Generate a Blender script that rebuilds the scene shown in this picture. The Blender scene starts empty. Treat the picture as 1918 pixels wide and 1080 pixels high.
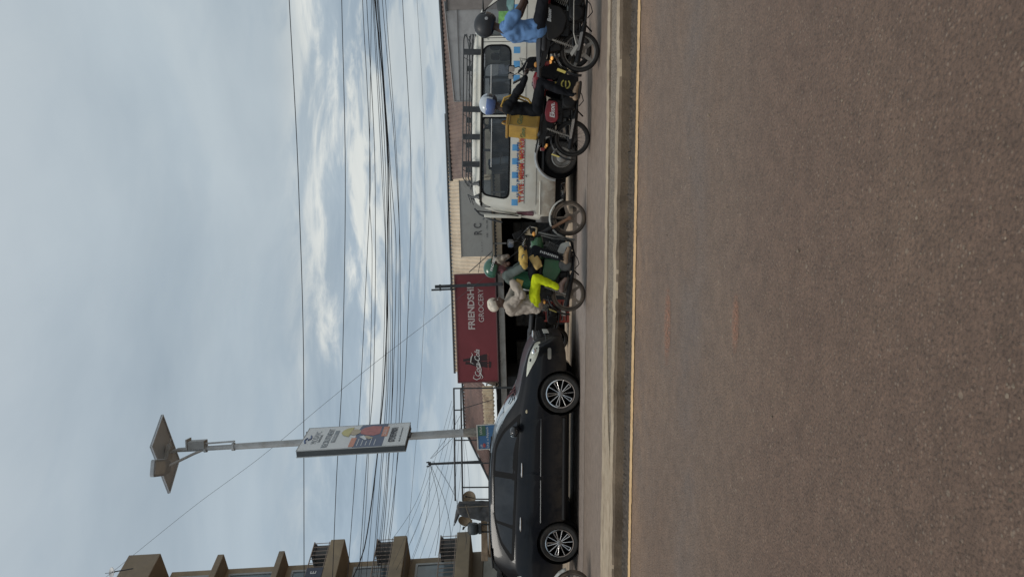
import bpy, bmesh, math, random
from mathutils import Vector, Matrix, Euler
from mathutils.geometry import delaunay_2d_cdt
random.seed(7)
S = bpy.context.scene
PI = math.pi
R = math.radians

# ------------------------------------------------------------------ camera
# the phone was held upright but the picture is stored on its side: image left = up, image top = right
CAM_H, FPX = 1.45, 1400.0
PITCH = math.atan(24/FPX)
camd = bpy.data.cameras.new('camera'); cam = bpy.data.objects.new('camera', camd)
S.collection.objects.link(cam)
camd.sensor_fit = 'HORIZONTAL'; camd.sensor_width = 36; camd.lens = 36*FPX/1918
camd.clip_start = .05; camd.clip_end = 5000
fw = Vector((0, math.cos(PITCH), -math.sin(PITCH)))
dn = Vector((0, -math.sin(PITCH), -math.cos(PITCH)))
rt = Vector((1, 0, 0))
m3 = Matrix((dn, rt, -fw)).transposed()
cam.matrix_world = Matrix.Translation((0, 0, CAM_H)) @ m3.to_4x4()
S.camera = cam

def P(U, V, Y):
    """world point at distance Y that stands at upright-picture position U (from the left), V (from the top)"""
    d = fw + rt*((U-540)/FPX) + dn*((V-959)/FPX)
    return Vector((0, 0, CAM_H)) + d*(Y/d.y)

# ------------------------------------------------------------------ world: cloudy sky
SUN_EL, SUN_AZ = R(60), R(246)          # azimuth measured from +Y clockwise: from the left, a little behind the camera
W = bpy.data.worlds.new('World'); S.world = W; W.use_nodes = True
nt = W.node_tree; nt.nodes.clear(); L = nt.links.new
def N(t, tree=None, **kw):
    n = (tree or nt).nodes.new(t)
    for k, v in kw.items(): setattr(n, k, v)
    return n
def math_(op, a, b=None, clamp=False, tree=None):
    t = tree or nt
    n = t.nodes.new('ShaderNodeMath'); n.operation = op; n.use_clamp = clamp
    for i, v in enumerate((a, b)):
        if v is None: continue
        if isinstance(v, (int, float)): n.inputs[i].default_value = v
        else: t.links.new(v, n.inputs[i])
    return n.outputs[0]
def ramp(fac, stops, tree=None, interp='LINEAR'):
    t = tree or nt
    n = t.nodes.new('ShaderNodeValToRGB'); cr = n.color_ramp; cr.interpolation = interp
    while len(cr.elements) < len(stops): cr.elements.new(.5)
    for e, (p, c) in zip(cr.elements, stops):
        e.position = p; e.color = (*c, 1) if len(c) == 3 else c
    t.links.new(fac, n.inputs[0]); return n.outputs[0]
def mixc(fac, a, b, tree=None, mode='MIX'):
    t = tree or nt
    n = t.nodes.new('ShaderNodeMix'); n.data_type = 'RGBA'; n.blend_type = mode
    for k, v in ((0, fac), (6, a), (7, b)):
        if isinstance(v, (int, float)): n.inputs[k].default_value = v
        elif isinstance(v, (tuple, list)): n.inputs[k].default_value = (*v, 1)
        else: t.links.new(v, n.inputs[k])
    return n.outputs[2]
def noise(vec, scale, detail=4, rough=.5, dist=0, tree=None):
    t = tree or nt
    n = t.nodes.new('ShaderNodeTexNoise'); n.inputs['Scale'].default_value = scale
    n.inputs['Detail'].default_value = detail; n.inputs['Roughness'].default_value = rough
    n.inputs['Distortion'].default_value = dist
    t.links.new(vec, n.inputs['Vector']); return n.outputs['Fac']
def smooth(v, a, b, tree=None):
    t = tree or nt
    n = t.nodes.new('ShaderNodeMapRange'); n.interpolation_type = 'SMOOTHSTEP'
    n.inputs[1].default_value = a; n.inputs[2].default_value = b
    t.links.new(v, n.inputs[0]); return n.outputs[0]

tc = N('ShaderNodeTexCoord'); sx = N('ShaderNodeSeparateXYZ'); L(tc.outputs['Generated'], sx.inputs[0])
dx, dy, dz = sx.outputs
den = math_('ADD', math_('MAXIMUM', dz, 0.0), .10)
cu = math_('DIVIDE', dx, den); cv = math_('DIVIDE', dy, den)
cb = N('ShaderNodeCombineXYZ'); L(cu, cb.inputs[0]); L(cv, cb.inputs[1]); cb.inputs[2].default_value = 3.7
mp = N('ShaderNodeMapping'); L(cb.outputs[0], mp.inputs[0]); mp.inputs['Scale'].default_value = (.8, 1.05, 1); mp.inputs['Location'].default_value = (12.4, .1, 0)
cloudv = mp.outputs[0]
sky = N('ShaderNodeTexSky'); sky.sky_type = 'NISHITA'; sky.sun_disc = False
sky.sun_elevation = SUN_EL; sky.sun_rotation = SUN_AZ
# colour of the cloud deck by height above the horizon (x10, the Background strength is 0.1)
def k10(c): return tuple(x*10 for x in c)
deck = ramp(dz, [(0, (.82, .83, .78)), (.042, (.70, .735, .735)), (.066, (.42, .50, .575)), (.10, (.30, .395, .495)), (.16, (.32, .41, .50)),
                 (.235, (.40, .48, .54)), (.30, (.395, .475, .535)), (.40, (.395, .475, .535)), (.50, (.45, .525, .58)), (.58, (.52, .585, .63)), (1, (.60, .65, .68))])
left = smooth(dx, .12, -.36)
deck = mixc(math_('MULTIPLY', math_('MULTIPLY', left, smooth(dz, .5, .1)), .45), deck, (.31, .425, .53))
n1 = noise(cloudv, .95, 8, .54, .45)
n2 = noise(cloudv, .42, 6, .5, .2)
n3 = noise(cloudv, 2.9, 8, .62, .7)
shape = math_('ADD', math_('MULTIPLY', n1, .66), math_('MULTIPLY', n3, .34))
band = math_('MULTIPLY', math_('ADD', math_('MULTIPLY', smooth(dz, .05, .10), .38), math_('MULTIPLY', smooth(dz, .12, .18), .62)), smooth(dz, .285, .215))
rgt = smooth(dx, -.25, .0)
amt = math_('ADD', .07, math_('MULTIPLY', band, math_('ADD', .33, math_('MULTIPLY', rgt, .8))))
white = math_('MULTIPLY', smooth(math_('ADD', shape, math_('MULTIPLY', n2, .25)), .575, .69), amt, True)
grey = math_('MULTIPLY', smooth(math_('ADD', shape, math_('MULTIPLY', n2, .3)), .63, .47), math_('ADD', .22, math_('MULTIPLY', band, .75)), True)
deck = mixc(grey, deck, (.25, .335, .42))
deck = mixc(white, deck, (.79, .81, .77))
side = ramp(smooth(dx, -.42, .45), [(0, (.94, .955, .975)), (1, (1.07, 1.06, 1.045))])
deck = mixc(1.0, deck, side, mode='MULTIPLY')
soft = noise(cloudv, .85, 7, .52, .7)
deck = mixc(1.0, deck, ramp(soft, [(.34, (.83, .85, .87)), (.66, (1.15, 1.125, 1.10))]), mode='MULTIPLY')
deck = mixc(.16, deck, (.50, .545, .57))
ten = N('ShaderNodeVectorMath', operation='SCALE'); L(deck, ten.inputs[0]); ten.inputs['Scale'].default_value = 10
full = mixc(.93, sky.outputs[0], ten.outputs[0])
bg = N('ShaderNodeBackground'); bg.inputs['Strength'].default_value = .1
L(full, bg.inputs[0]); wo = N('ShaderNodeOutputWorld'); L(bg.outputs[0], wo.inputs[0])

# ------------------------------------------------------------------ sun, veiled by cloud
sd = bpy.data.lights.new('sun', 'SUN'); sd.energy = 1.5; sd.angle = R(20); sd.color = (1, .95, .87)
sun = bpy.data.objects.new('sun', sd); S.collection.objects.link(sun)
tosun = Vector((math.sin(SUN_AZ)*math.cos(SUN_EL), math.cos(SUN_AZ)*math.cos(SUN_EL), math.sin(SUN_EL)))
sun.rotation_euler = tosun.to_track_quat('Z', 'Y').to_euler()
S.view_settings.view_transform = 'Standard'; S.view_settings.look = 'None'
S.view_settings.exposure = 0; S.view_settings.gamma = 1; S.view_settings.use_curve_mapping = False

# ------------------------------------------------------------------ materials
MATS = {}
def M(name, col=(.5, .5, .5), rough=.55, metal=0, var=.12, vs=6, bump=0, bs=80, coat=0, spec=.5, dirt=None, dirt_amt=.4, dirt_s=5, emit=None, low=None):
    if name in MATS: return MATS[name]
    m = bpy.data.materials.new(name); m.use_nodes = True
    t = m.node_tree; b = t.nodes['Principled BSDF']
    b.inputs['Roughness'].default_value = rough; b.inputs['Metallic'].default_value = metal
    b.inputs['Coat Weight'].default_value = coat; b.inputs['Coat Roughness'].default_value = .06
    b.inputs['Specular IOR Level'].default_value = spec
    o = t.nodes.new('ShaderNodeTexCoord').outputs['Object']
    c = ramp(noise(o, vs, 5, .6, .2, t), [(.3, tuple(x*(1-var) for x in col)), (.7, tuple(min(1, x*(1+var)) for x in col))], t)
    if dirt:
        f = math_('MULTIPLY', smooth(noise(o, dirt_s, 7, .65, .4, t), .42, .7, t), dirt_amt, tree=t)
        c = mixc(f, c, dirt, t)
    if low:                                          # road dirt thrown up on the lower body
        sz = t.nodes.new('ShaderNodeSeparateXYZ'); t.links.new(o, sz.inputs[0])
        f = math_('MULTIPLY', math_('MULTIPLY', smooth(sz.outputs[2], low[0], low[1], t), smooth(noise(o, 6, 6, .65, .4, t), .25, .65, t), tree=t), low[3], tree=t)
        c = mixc(f, c, low[2], t)
    t.links.new(c, b.inputs['Base Color'])
    if bump:
        bn = t.nodes.new('ShaderNodeBump'); bn.inputs['Strength'].default_value = bump; bn.inputs['Distance'].default_value = .01
        t.links.new(noise(o, bs, 5, .6, 0, t), bn.inputs['Height']); t.links.new(bn.outputs[0], b.inputs['Normal'])
    if emit:
        b.inputs['Emission Color'].default_value = (*emit[:3], 1); b.inputs['Emission Strength'].default_value = emit[3]
    MATS[name] = m; return m

def glass_mat(name, tint, refl=.10):
    m = bpy.data.materials.new(name); m.use_nodes = True; t = m.node_tree; t.nodes.clear()
    tr = N('ShaderNodeBsdfTransparent', t); 
    o = t.nodes.new('ShaderNodeTexCoord').outputs['Object']
    c = ramp(noise(o, 3, 3, .5, 0, t), [(.3, tuple(x*.92 for x in tint)), (.7, tint)], t)
    t.links.new(c, tr.inputs[0])
    gl = N('ShaderNodeBsdfGlossy', t); gl.inputs['Roughness'].default_value = .04
    fr = N('ShaderNodeFresnel', t); fr.inputs[0].default_value = 1.5
    mx = N('ShaderNodeMixShader', t); t.links.new(math_('ADD', fr.outputs[0], refl, True, t), mx.inputs[0])
    t.links.new(tr.outputs[0], mx.inputs[1]); t.links.new(gl.outputs[0], mx.inputs[2])
    # a film of dust
    df = N('ShaderNodeBsdfDiffuse', t); df.inputs[0].default_value = (.30, .29, .27, 1)
    m2 = N('ShaderNodeMixShader', t)
    t.links.new(math_('MULTIPLY', smooth(noise(o, 4, 6, .6, .3, t), .35, .8, t), .16, tree=t), m2.inputs[0])
    t.links.new(mx.outputs[0], m2.inputs[1]); t.links.new(df.outputs[0], m2.inputs[2])
    ou = N('ShaderNodeOutputMaterial', t); t.links.new(m2.outputs[0], ou.inputs[0])
    MATS[name] = m; return m

# ------------------------------------------------------------------ mesh helpers
class G:
    def __init__(s): s.v = []; s.f = []
    def add(s, vs, fs):
        o = len(s.v); s.v += [Vector(v) for v in vs]; s.f += [[i+o for i in f] for f in fs]; return s
    def box(s, c, d, rot=None):
        x, y, z = (k/2 for k in d); q = []
        for sx_ in (-x, x):
            for sy in (-y, y):
                for sz in (-z, z):
                    p = Vector((sx_, sy, sz))
                    if rot is not None: p.rotate(rot if isinstance(rot, Euler) else Euler(rot))
                    q.append(p+Vector(c))
        return s.add(q, [(0, 1, 3, 2), (4, 6, 7, 5), (0, 4, 5, 1), (2, 3, 7, 6), (0, 2, 6, 4), (1, 5, 7, 3)])
    def bx(s, a, b):
        return s.box([(p+q)/2 for p, q in zip(a, b)], [abs(q-p) for p, q in zip(a, b)])
    def tube(s, pts, r, n=8, closed=False):
        pts = [Vector(p) for p in pts]; k = len(pts)
        rr = r if isinstance(r, (list, tuple)) else [r]*k
        vs = []; up = None
        for i, p in enumerate(pts):
            if closed: t = pts[(i+1) % k]-pts[i-1]
            else: t = pts[min(i+1, k-1)]-pts[max(i-1, 0)]
            if t.length < 1e-9: t = Vector((0, 0, 1))
            t.normalize()
            if up is None: up = t.orthogonal().normalized()
            else:
                up = up - t*up.dot(t)
                up = up.normalized() if up.length > 1e-6 else t.orthogonal().normalized()
            w = t.cross(up)
            vs += [p + (up*math.cos(2*PI*j/n)+w*math.sin(2*PI*j/n))*rr[i] for j in range(n)]
        fs = []
        for i in range(k if closed else k-1):
            a, b = i*n, ((i+1) % k)*n
            fs += [(a+j, a+(j+1) % n, b+(j+1) % n, b+j) for j in range(n)]
        if not closed: fs += [tuple(range(n))[::-1], tuple(range((k-1)*n, k*n))]
        return s.add(vs, fs)
    def cap(s, a, b, ra, rb=None, n=12):
        rb = ra if rb is None else rb
        a, b = Vector(a), Vector(b); t = b-a
        t = t.normalized() if t.length > 1e-6 else Vector((0, 0, 1))
        ps, rs = [], []
        for k in range(4): an = PI/2*k/3.3; ps.append(a - t*ra*math.cos(an)); rs.append(max(.001, ra*math.sin(an)))
        ps.append(a); rs.append(ra)
        ps.append(b); rs.append(rb)
        for k in range(3, -1, -1): an = PI/2*k/3.3; ps.append(b + t*rb*math.cos(an)); rs.append(max(.001, rb*math.sin(an)))
        u = t.orthogonal().normalized(); w = t.cross(u); vs = []
        for p, r_ in zip(ps, rs): vs += [p+(u*math.cos(2*PI*j/n)+w*math.sin(2*PI*j/n))*r_ for j in range(n)]
        k = len(ps); fs = [(i*n+j, i*n+(j+1) % n, (i+1)*n+(j+1) % n, (i+1)*n+j) for i in range(k-1) for j in range(n)]
        return s.add(vs, fs+[tuple(range(n))[::-1], tuple(range((k-1)*n, k*n))])
    def ell(s, c, r, rot=(0, 0, 0), n=16, m=10):
        e = Euler(rot); vs = []
        for i in range(m+1):
            ph = PI*(i/m)
            for j in range(n):
                p = Vector((math.sin(max(.02, min(PI-.02, ph)))*math.cos(2*PI*j/n)*r[0], math.sin(max(.02, min(PI-.02, ph)))*math.sin(2*PI*j/n)*r[1], math.cos(ph)*r[2]))
                p.rotate(e); vs.append(p+Vector(c))
        fs = [(i*n+j, (i+1)*n+j, (i+1)*n+(j+1) % n, i*n+(j+1) % n) for i in range(m) for j in range(n)]
        return s.add(vs, fs+[tuple(range(n)), tuple(range(m*n, m*n+n))[::-1]])
    def lathe(s, prof, c=(0, 0, 0), axis=(0, 0, 1), n=24, arc=None, closed=False):
        """prof: (radius, height along axis)"""
        ax = Vector(axis).normalized(); u = ax.orthogonal().normalized()
        if abs(ax.y) > .9: u = Vector((1, 0, 0))
        w = ax.cross(u); a0, a1 = arc or (0, 2*PI); full_ = arc is None
        k = n if full_ else n+1; vs = []
        for r_, h in prof:
            for j in range(k):
                a = a0+(a1-a0)*j/n
                vs.append(Vector(c)+ax*h+(u*math.cos(a)+w*math.sin(a))*r_)
        fs = []
        rows = len(prof)
        for i in range(rows if closed else rows-1):
            a, b = i*k, ((i+1) % rows)*k
            for j in range(n):
                j2 = (j+1) % k
                fs.append((a+j, a+j2, b+j2, b+j))
        return s.add(vs, fs)
    def prism(s, poly, t0, t1, f=lambda u, v, w: (u, w, v)):
        n = len(poly)
        vs = [Vector(f(u, v, t0)) for u, v in poly]+[Vector(f(u, v, t1)) for u, v in poly]
        return s.add(vs, [tuple(range(n)), tuple(range(n, 2*n))[::-1]]+[(i, n+i, n+(i+1) % n, (i+1) % n) for i in range(n)])
    def quad(s, a, b, c, d): return s.add([a, b, c, d], [(0, 1, 2, 3)])
    def grid(s, f, nu, nv):
        vs = [Vector(f(i/nu, j/nv)) for i in range(nu+1) for j in range(nv+1)]
        return s.add(vs, [(i*(nv+1)+j, (i+1)*(nv+1)+j, (i+1)*(nv+1)+j+1, i*(nv+1)+j+1) for i in range(nu) for j in range(nv)])
    def build(s, name, mat=None, parent=None, smooth=False, bevel=0, remesh=0, sub=0, solid=0, wrinkle=0, wr_size=.12):
        me = bpy.data.meshes.new(name); me.from_pydata([tuple(v) for v in s.v], [], s.f)
        bm = bmesh.new(); bm.from_mesh(me); bmesh.ops.recalc_face_normals(bm, faces=bm.faces); bm.to_mesh(me); bm.free()
        if mat: me.materials.append(mat)
        o = bpy.data.objects.new(name, me); S.collection.objects.link(o)
        if parent is not None: o.parent = parent
        if remesh:
            md = o.modifiers.new('remesh', 'REMESH'); md.mode = 'VOXEL'; md.voxel_size = remesh; md.use_smooth_shade = True
            sm = o.modifiers.new('smooth', 'SMOOTH'); sm.iterations = 4; sm.factor = .5
            if wrinkle:
                tx = bpy.data.textures.get('folds%g' % wr_size) or bpy.data.textures.new('folds%g' % wr_size, 'MARBLE')
                tx.noise_scale = wr_size*1.6; tx.turbulence = 9; tx.noise_depth = 1; tx.marble_type = 'SHARP'
                dm = o.modifiers.new('folds', 'DISPLACE'); dm.texture = tx; dm.strength = wrinkle; dm.mid_level = .5
        if solid:
            md = o.modifiers.new('solid', 'SOLIDIFY'); md.thickness = solid; md.offset = 0
        if bevel:
            md = o.modifiers.new('bevel', 'BEVEL'); md.width = bevel; md.segments = 2; md.limit_method = 'ANGLE'; md.angle_limit = R(40)
        if sub:
            md = o.modifiers.new('sub', 'SUBSURF'); md.levels = sub; md.render_levels = sub
        if smooth:
            for p in me.polygons: p.use_smooth = True
            if not (sub or remesh):
                try: me.set_sharp_from_angle(angle=R(38))
                except Exception: pass
        return o

def root(name, label, cat, loc=(0, 0, 0), rot=(0, 0, 0), group=None):
    o = bpy.data.objects.new(name, None); S.collection.objects.link(o); o.empty_display_size = .1
    o.location = loc; o.rotation_euler = rot; o['label'] = label; o['category'] = cat
    if group: o['group'] = group
    return o
def tag(o, label, cat, group=None, kind=None):
    o['label'] = label; o['category'] = cat
    if group: o['group'] = group
    if kind: o['kind'] = kind
    return o
def struct(o): o['kind'] = 'structure'; return o
def text(name, body, mat, parent, loc, rot, size, ext=.004, align='LEFT', shear=0, bold=0, sx=1, space=1):
    c = bpy.data.curves.new(name, 'FONT'); c.body = body; c.size = size; c.extrude = ext; c.align_x = align; c.align_y = 'CENTER'
    c.shear = shear; c.offset = bold; c.space_character = space; c.resolution_u = 3
    t = bpy.data.objects.new(name+'_tmp', c)
    me = bpy.data.meshes.new_from_object(t); bpy.data.objects.remove(t); bpy.data.curves.remove(c)
    me.name = name; me.materials.clear(); me.materials.append(mat)
    o = bpy.data.objects.new(name, me); S.collection.objects.link(o); o.parent = parent
    o.location = loc; o.rotation_euler = rot; o.scale = (sx, 1, 1)
    return o
def copy_tree(o, parent=None):
    c = o.copy(); S.collection.objects.link(c); c.parent = parent
    for ch in list(o.children): copy_tree(ch, c)
    return c
def lerp_tab(tab, x):
    if x <= tab[0][0]: return tab[0][1]
    for (a, va), (b, vb) in zip(tab, tab[1:]):
        if x <= b:
            t = (x-a)/(b-a); return va+(vb-va)*t
    return tab[-1][1]
def smooth_tab(tab, x):
    """Catmull-Rom style smooth table"""
    xs = [a for a, _ in tab]; ys = [b for _, b in tab]
    if x <= xs[0]: return ys[0]
    if x >= xs[-1]: return ys[-1]
    i = max(k for k in range(len(xs)) if xs[k] <= x); i = min(i, len(xs)-2)
    def sl(k):
        if k == 0: return (ys[1]-ys[0])/(xs[1]-xs[0])
        if k == len(xs)-1: return (ys[-1]-ys[-2])/(xs[-1]-xs[-2])
        a = (ys[k]-ys[k-1])/(xs[k]-xs[k-1]); b = (ys[k+1]-ys[k])/(xs[k+1]-xs[k])
        return 0 if a*b <= 0 else 2*a*b/(a+b)
    h = xs[i+1]-xs[i]; t = (x-xs[i])/h; m0, m1 = sl(i)*h, sl(i+1)*h
    return (2*t**3-3*t*t+1)*ys[i]+(t**3-2*t*t+t)*m0+(-2*t**3+3*t*t)*ys[i+1]+(t**3-t*t)*m1
def rounded(poly, r, n=5):
    """round the corners of a 2-D polygon; r is one radius or one per corner"""
    out = []; k = len(poly)
    for i in range(k):
        p0, p, p1 = (Vector(poly[(i+d) % k]) for d in (-1, 0, 1))
        ri = r[i] if isinstance(r, (list, tuple)) else r
        a = (p0-p); b = (p1-p); ri = min(ri, a.length*.48, b.length*.48)
        a = p+a.normalized()*ri; b = p+b.normalized()*ri
        for j in range(n+1):
            t = j/n; out.append(tuple(a*(1-t)**2+p*2*t*(1-t)+b*t*t))
    return out
def cdt(outer, holes=(), step=.12):
    """triangulate a polygon with holes and inner grid points"""
    vs, es = [], []
    for lp in (outer, *holes):
        o = len(vs); n = len(lp); vs += [Vector(p) for p in lp]; es += [(o+i, o+(i+1) % n) for i in range(n)]
    def inside(p, lp):
        c = False; n = len(lp)
        for i in range(n):
            (x1, y1), (x2, y2) = lp[i], lp[(i+1) % n]
            if (y1 > p[1]) != (y2 > p[1]) and p[0] < (x2-x1)*(p[1]-y1)/(y2-y1)+x1: c = not c
        return c
    xs = [p[0] for p in outer]; ys = [p[1] for p in outer]
    nb = len(vs); x = min(xs)+step/2; bd = [Vector(p) for p in vs]
    while x < max(xs):
        y = min(ys)+step/2
        while y < max(ys):
            p = (x, y)
            if inside(p, outer) and not any(inside(p, h) for h in holes) and min((q-Vector(p)).length for q in bd) > step*.35: vs.append(Vector(p))
            y += step
        x += step
    v, e, f, *_ = delaunay_2d_cdt(vs, es, [], 0, 1e-5)
    ff = []
    for t in f:
        c = sum((v[i] for i in t), Vector((0, 0)))/len(t)
        if inside(c, outer) and not any(inside(c, h) for h in holes): ff.append(tuple(t))
    return [tuple(p) for p in v], ff
def panel(outer, fn, holes=(), step=.12):
    v, f = cdt(outer, holes, step); g = G(); g.add([fn(*p) for p in v], f); return g
# ------------------------------------------------------------------ ground, roads, median
ROAD = -math.atan(.1)
def asphalt(name, base, warm, stone, far=False):
    m = bpy.data.materials.new(name); m.use_nodes = True; t = m.node_tree; b = t.nodes['Principled BSDF']
    o = t.nodes.new('ShaderNodeTexCoord').outputs['Object']
    big = noise(o, .55, 5, .6, .4, t)
    sy = t.nodes.new('ShaderNodeSeparateXYZ'); t.links.new(o, sy.inputs[0]); cc_ = sy.outputs[1]
    c = ramp(big, [(.32, base), (.68, warm)], t)
    if not far:
        c = mixc(math_('MULTIPLY', smooth(math_('ADD', cc_, math_('MULTIPLY', big, 2.2, tree=t), tree=t), 6.3, 4.6, t), .8, tree=t), c, (.168, .102, .070), t)
        dst = smooth(noise(o, .45, 6, .6, .8, t), .50, .66, t)
        c = mixc(math_('MULTIPLY', dst, .35, tree=t), c, (.25, .165, .11), t)
        soil = math_('MULTIPLY', smooth(cc_, 6.7, 7.9, t), smooth(noise(o, 1.7, 7, .65, .5, t), .36, .62, t), tree=t)
        c = mixc(math_('MULTIPLY', soil, .62, tree=t), c, (.31, .19, .115), t)
        trk = smooth(math_('ABSOLUTE', math_('SUBTRACT', cc_, 5.6, tree=t), tree=t), .55, .1, t)
        c = mixc(math_('MULTIPLY', math_('MULTIPLY', trk, smooth(noise(o, .9, 5, .6, .3, t), .35, .6, t), tree=t), .40, tree=t), c, (.165, .140, .128), t)
    mid = noise(o, 7, 6, .7, .2, t)
    c = mixc(1, c, ramp(mid, [(.3, (.78, .78, .78)), (.7, (1.2, 1.2, 1.2))], t), t, 'MULTIPLY')
    if not far:
        gr = noise(o, 58, 3, .65, .3, t)
        c = mixc(1, c, ramp(gr, [(.33, (.58, .57, .56)), (.47, (.95, .95, .95)), (.6, (1.06, 1.06, 1.06)), (.72, (1.38, 1.35, 1.3))], t), t, 'MULTIPLY')                                     # chippings showing in the worn binder
        vo = t.nodes.new('ShaderNodeTexVoronoi'); vo.inputs['Scale'].default_value = 62; t.links.new(o, vo.inputs['Vector'])
        sp = t.nodes.new('ShaderNodeSeparateColor'); t.links.new(vo.outputs['Color'], sp.inputs[0])
        sel = math_('MULTIPLY', math_('GREATER_THAN', sp.outputs[0], .74, tree=t), smooth(vo.outputs['Distance'], .5, .25, t), tree=t)
        c = mixc(math_('MULTIPLY', sel, .45, tree=t), c, mixc(sp.outputs[1], stone, (.22, .13, .085), t), t)
        pits = math_('MULTIPLY', smooth(noise(o, 85, 4, .7, 0, t), .60, .72, t), .55, tree=t)
        c = mixc(pits, c, (.06, .05, .043), t)
        v2 = t.nodes.new('ShaderNodeTexVoronoi'); v2.inputs['Scale'].default_value = 9; t.links.new(o, v2.inputs['Vector'])
        s2 = t.nodes.new('ShaderNodeSeparateColor'); t.links.new(v2.outputs['Color'], s2.inputs[0])
        big_st = math_('MULTIPLY', math_('GREATER_THAN', s2.outputs[0], .72, tree=t), smooth(v2.outputs['Distance'], .13, .08, t), tree=t)
        c = mixc(math_('MULTIPLY', big_st, .32, tree=t), c, (.46, .38, .28), t)
        bn = t.nodes.new('ShaderNodeBump'); bn.inputs['Strength'].default_value = 1; bn.inputs['Distance'].default_value = .02
        hgt = math_('ADD', math_('MULTIPLY', smooth(vo.outputs['Distance'], .75, .1, t), .35, tree=t), math_('MULTIPLY', noise(o, 42, 6, .72, .2, t), .9, tree=t), tree=t)
        t.links.new(hgt, bn.inputs['Height'])
    else:
        bn = t.nodes.new('ShaderNodeBump'); bn.inputs['Strength'].default_value = .5; bn.inputs['Distance'].default_value = .008
        t.links.new(noise(o, 55, 5, .7, 0, t), bn.inputs['Height'])
        sp_ = math_('MULTIPLY', smooth(noise(o, 60, 3, .6, 0, t), .55, .7, t), .35, tree=t)
        c = mixc(sp_, c, (.13, .105, .09), t)
    t.links.new(bn.outputs[0], b.inputs['Normal'])
    t.links.new(c, b.inputs['Base Color']); b.inputs['Roughness'].default_value = .62
    b.inputs['Specular IOR Level'].default_value = .5
    return m
mat_near = asphalt('worn_asphalt', (.200, .142, .106), (.188, .122, .084), (.38, .30, .23))
mat_far = asphalt('far_asphalt', (.198, .149, .116), (.225, .173, .138), (.3, .25, .2), True)
mat_gut = asphalt('pale_lane_edge', (.262, .213, .183), (.238, .188, .155), (.3, .25, .2), True)

def sheet(name, c0, c1, z, mat, s0=-60, s1=60, wob=0, n=1):
    """a strip of ground between two lines parallel to the road"""
    g = G(); a = []; b = []
    for i in range(n+1):
        s = s0+(s1-s0)*i/n
        a.append((s, c0+random.uniform(-wob, wob), z)); b.append((s, c1+random.uniform(-wob, wob), z))
    g.add(a+b, [(i, i+1, n+1+i+1, n+1+i) for i in range(n)])
    o = g.build(name, mat); o.rotation_euler.z = ROAD; return o

earth = M('earth', (.21, .145, .095), .95, var=.3, vs=1.2, bump=.6, bs=14)
g = G()
prof = [(-60, -.03), (16.2, -.03), (16.9, -.25), (18.3, -.92), (60, -.95), (900, -.95)]
for (c0, z0), (c1, z1) in zip(prof, prof[1:]):
    g.quad((-900, c0, z0), (900, c0, z0), (900, c1, z1), (-900, c1, z1))
o = struct(g.build('ground', earth)); o.rotation_euler.z = ROAD
struct(sheet('road_surface', -40, 8.20, 0, mat_near))
struct(sheet('far_road_surface', 9.0, 13.95, 0, mat_far))
struct(sheet('road_edge_strip', 12.35, 13.95, .004, mat_gut, -20, 20, .035, 160))
dark_edge = M('brown_edge', (.075, .055, .04), .8, var=.4, vs=9, bump=.4, bs=40)  # dark brown colour of the strip between far road and verge
struct(sheet('drain_strip', 13.93, 14.72, .006, dark_edge, -20, 20, .02, 120))
sandy = M('sandy_verge', (.40, .31, .22), .95, var=.2, vs=3, bump=.5, bs=30, dirt=(.22, .16, .11), dirt_amt=.6, dirt_s=2.5)
struct(sheet('dirt_verge', 14.70, 16.3, .002, sandy, -25, 25, .05, 120))
# gutter grit and worn yellow line at the foot of the kerb
grit = M('gutter_grit', (.075, .06, .048), .9, var=.5, vs=30, bump=.9, bs=70)
g = G(); n = 1400                                   # grit banked up against the foot of the kerb
va, vb, vc = [], [], []
for i in range(n+1):
    s = -14+28*i/n; va.append((s, 8.005+random.uniform(-.012, .012), .010)); vb.append((s, 8.10+random.uniform(-.01, .01), .022)); vc.append((s, 8.155, .052+random.gauss(0, .007)))
g.add(va+vb+vc, [(k*(n+1)+i, k*(n+1)+i+1, (k+1)*(n+1)+i+1, (k+1)*(n+1)+i) for k in (0, 1) for i in range(n)])
o = struct(g.build('gutter_strip', grit)); o.rotation_euler.z = ROAD
def line_mat():
    m = bpy.data.materials.new('worn_yellow_paint'); m.use_nodes = True; t = m.node_tree; b = t.nodes['Principled BSDF']
    o = t.nodes.new('ShaderNodeTexCoord').outputs['Object']
    c = ramp(noise(o, 3, 5, .6, 0, t), [(.3, (.58, .37, .18)), (.7, (.68, .46, .24))], t)
    mpn = t.nodes.new('ShaderNodeMapping'); mpn.inputs['Scale'].default_value = (3.2, 40, 1); t.links.new(o, mpn.inputs[0])
    c = mixc(math_('MULTIPLY', smooth(noise(mpn.outputs[0], 3, 6, .75, .4, t), .58, .66, t), .75, tree=t), c, (.2, .14, .09), t)
    c = mixc(math_('MULTIPLY', smooth(noise(o, 45, 4, .7, 0, t), .55, .7, t), .35, tree=t), c, (.22, .17, .13), t)
    t.links.new(c, b.inputs['Base Color']); b.inputs['Roughness'].default_value = .85; return m
struct(sheet('road_line', 7.86, 8.02, .008, line_mat(), -20, 20, .013, 1100))

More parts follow.
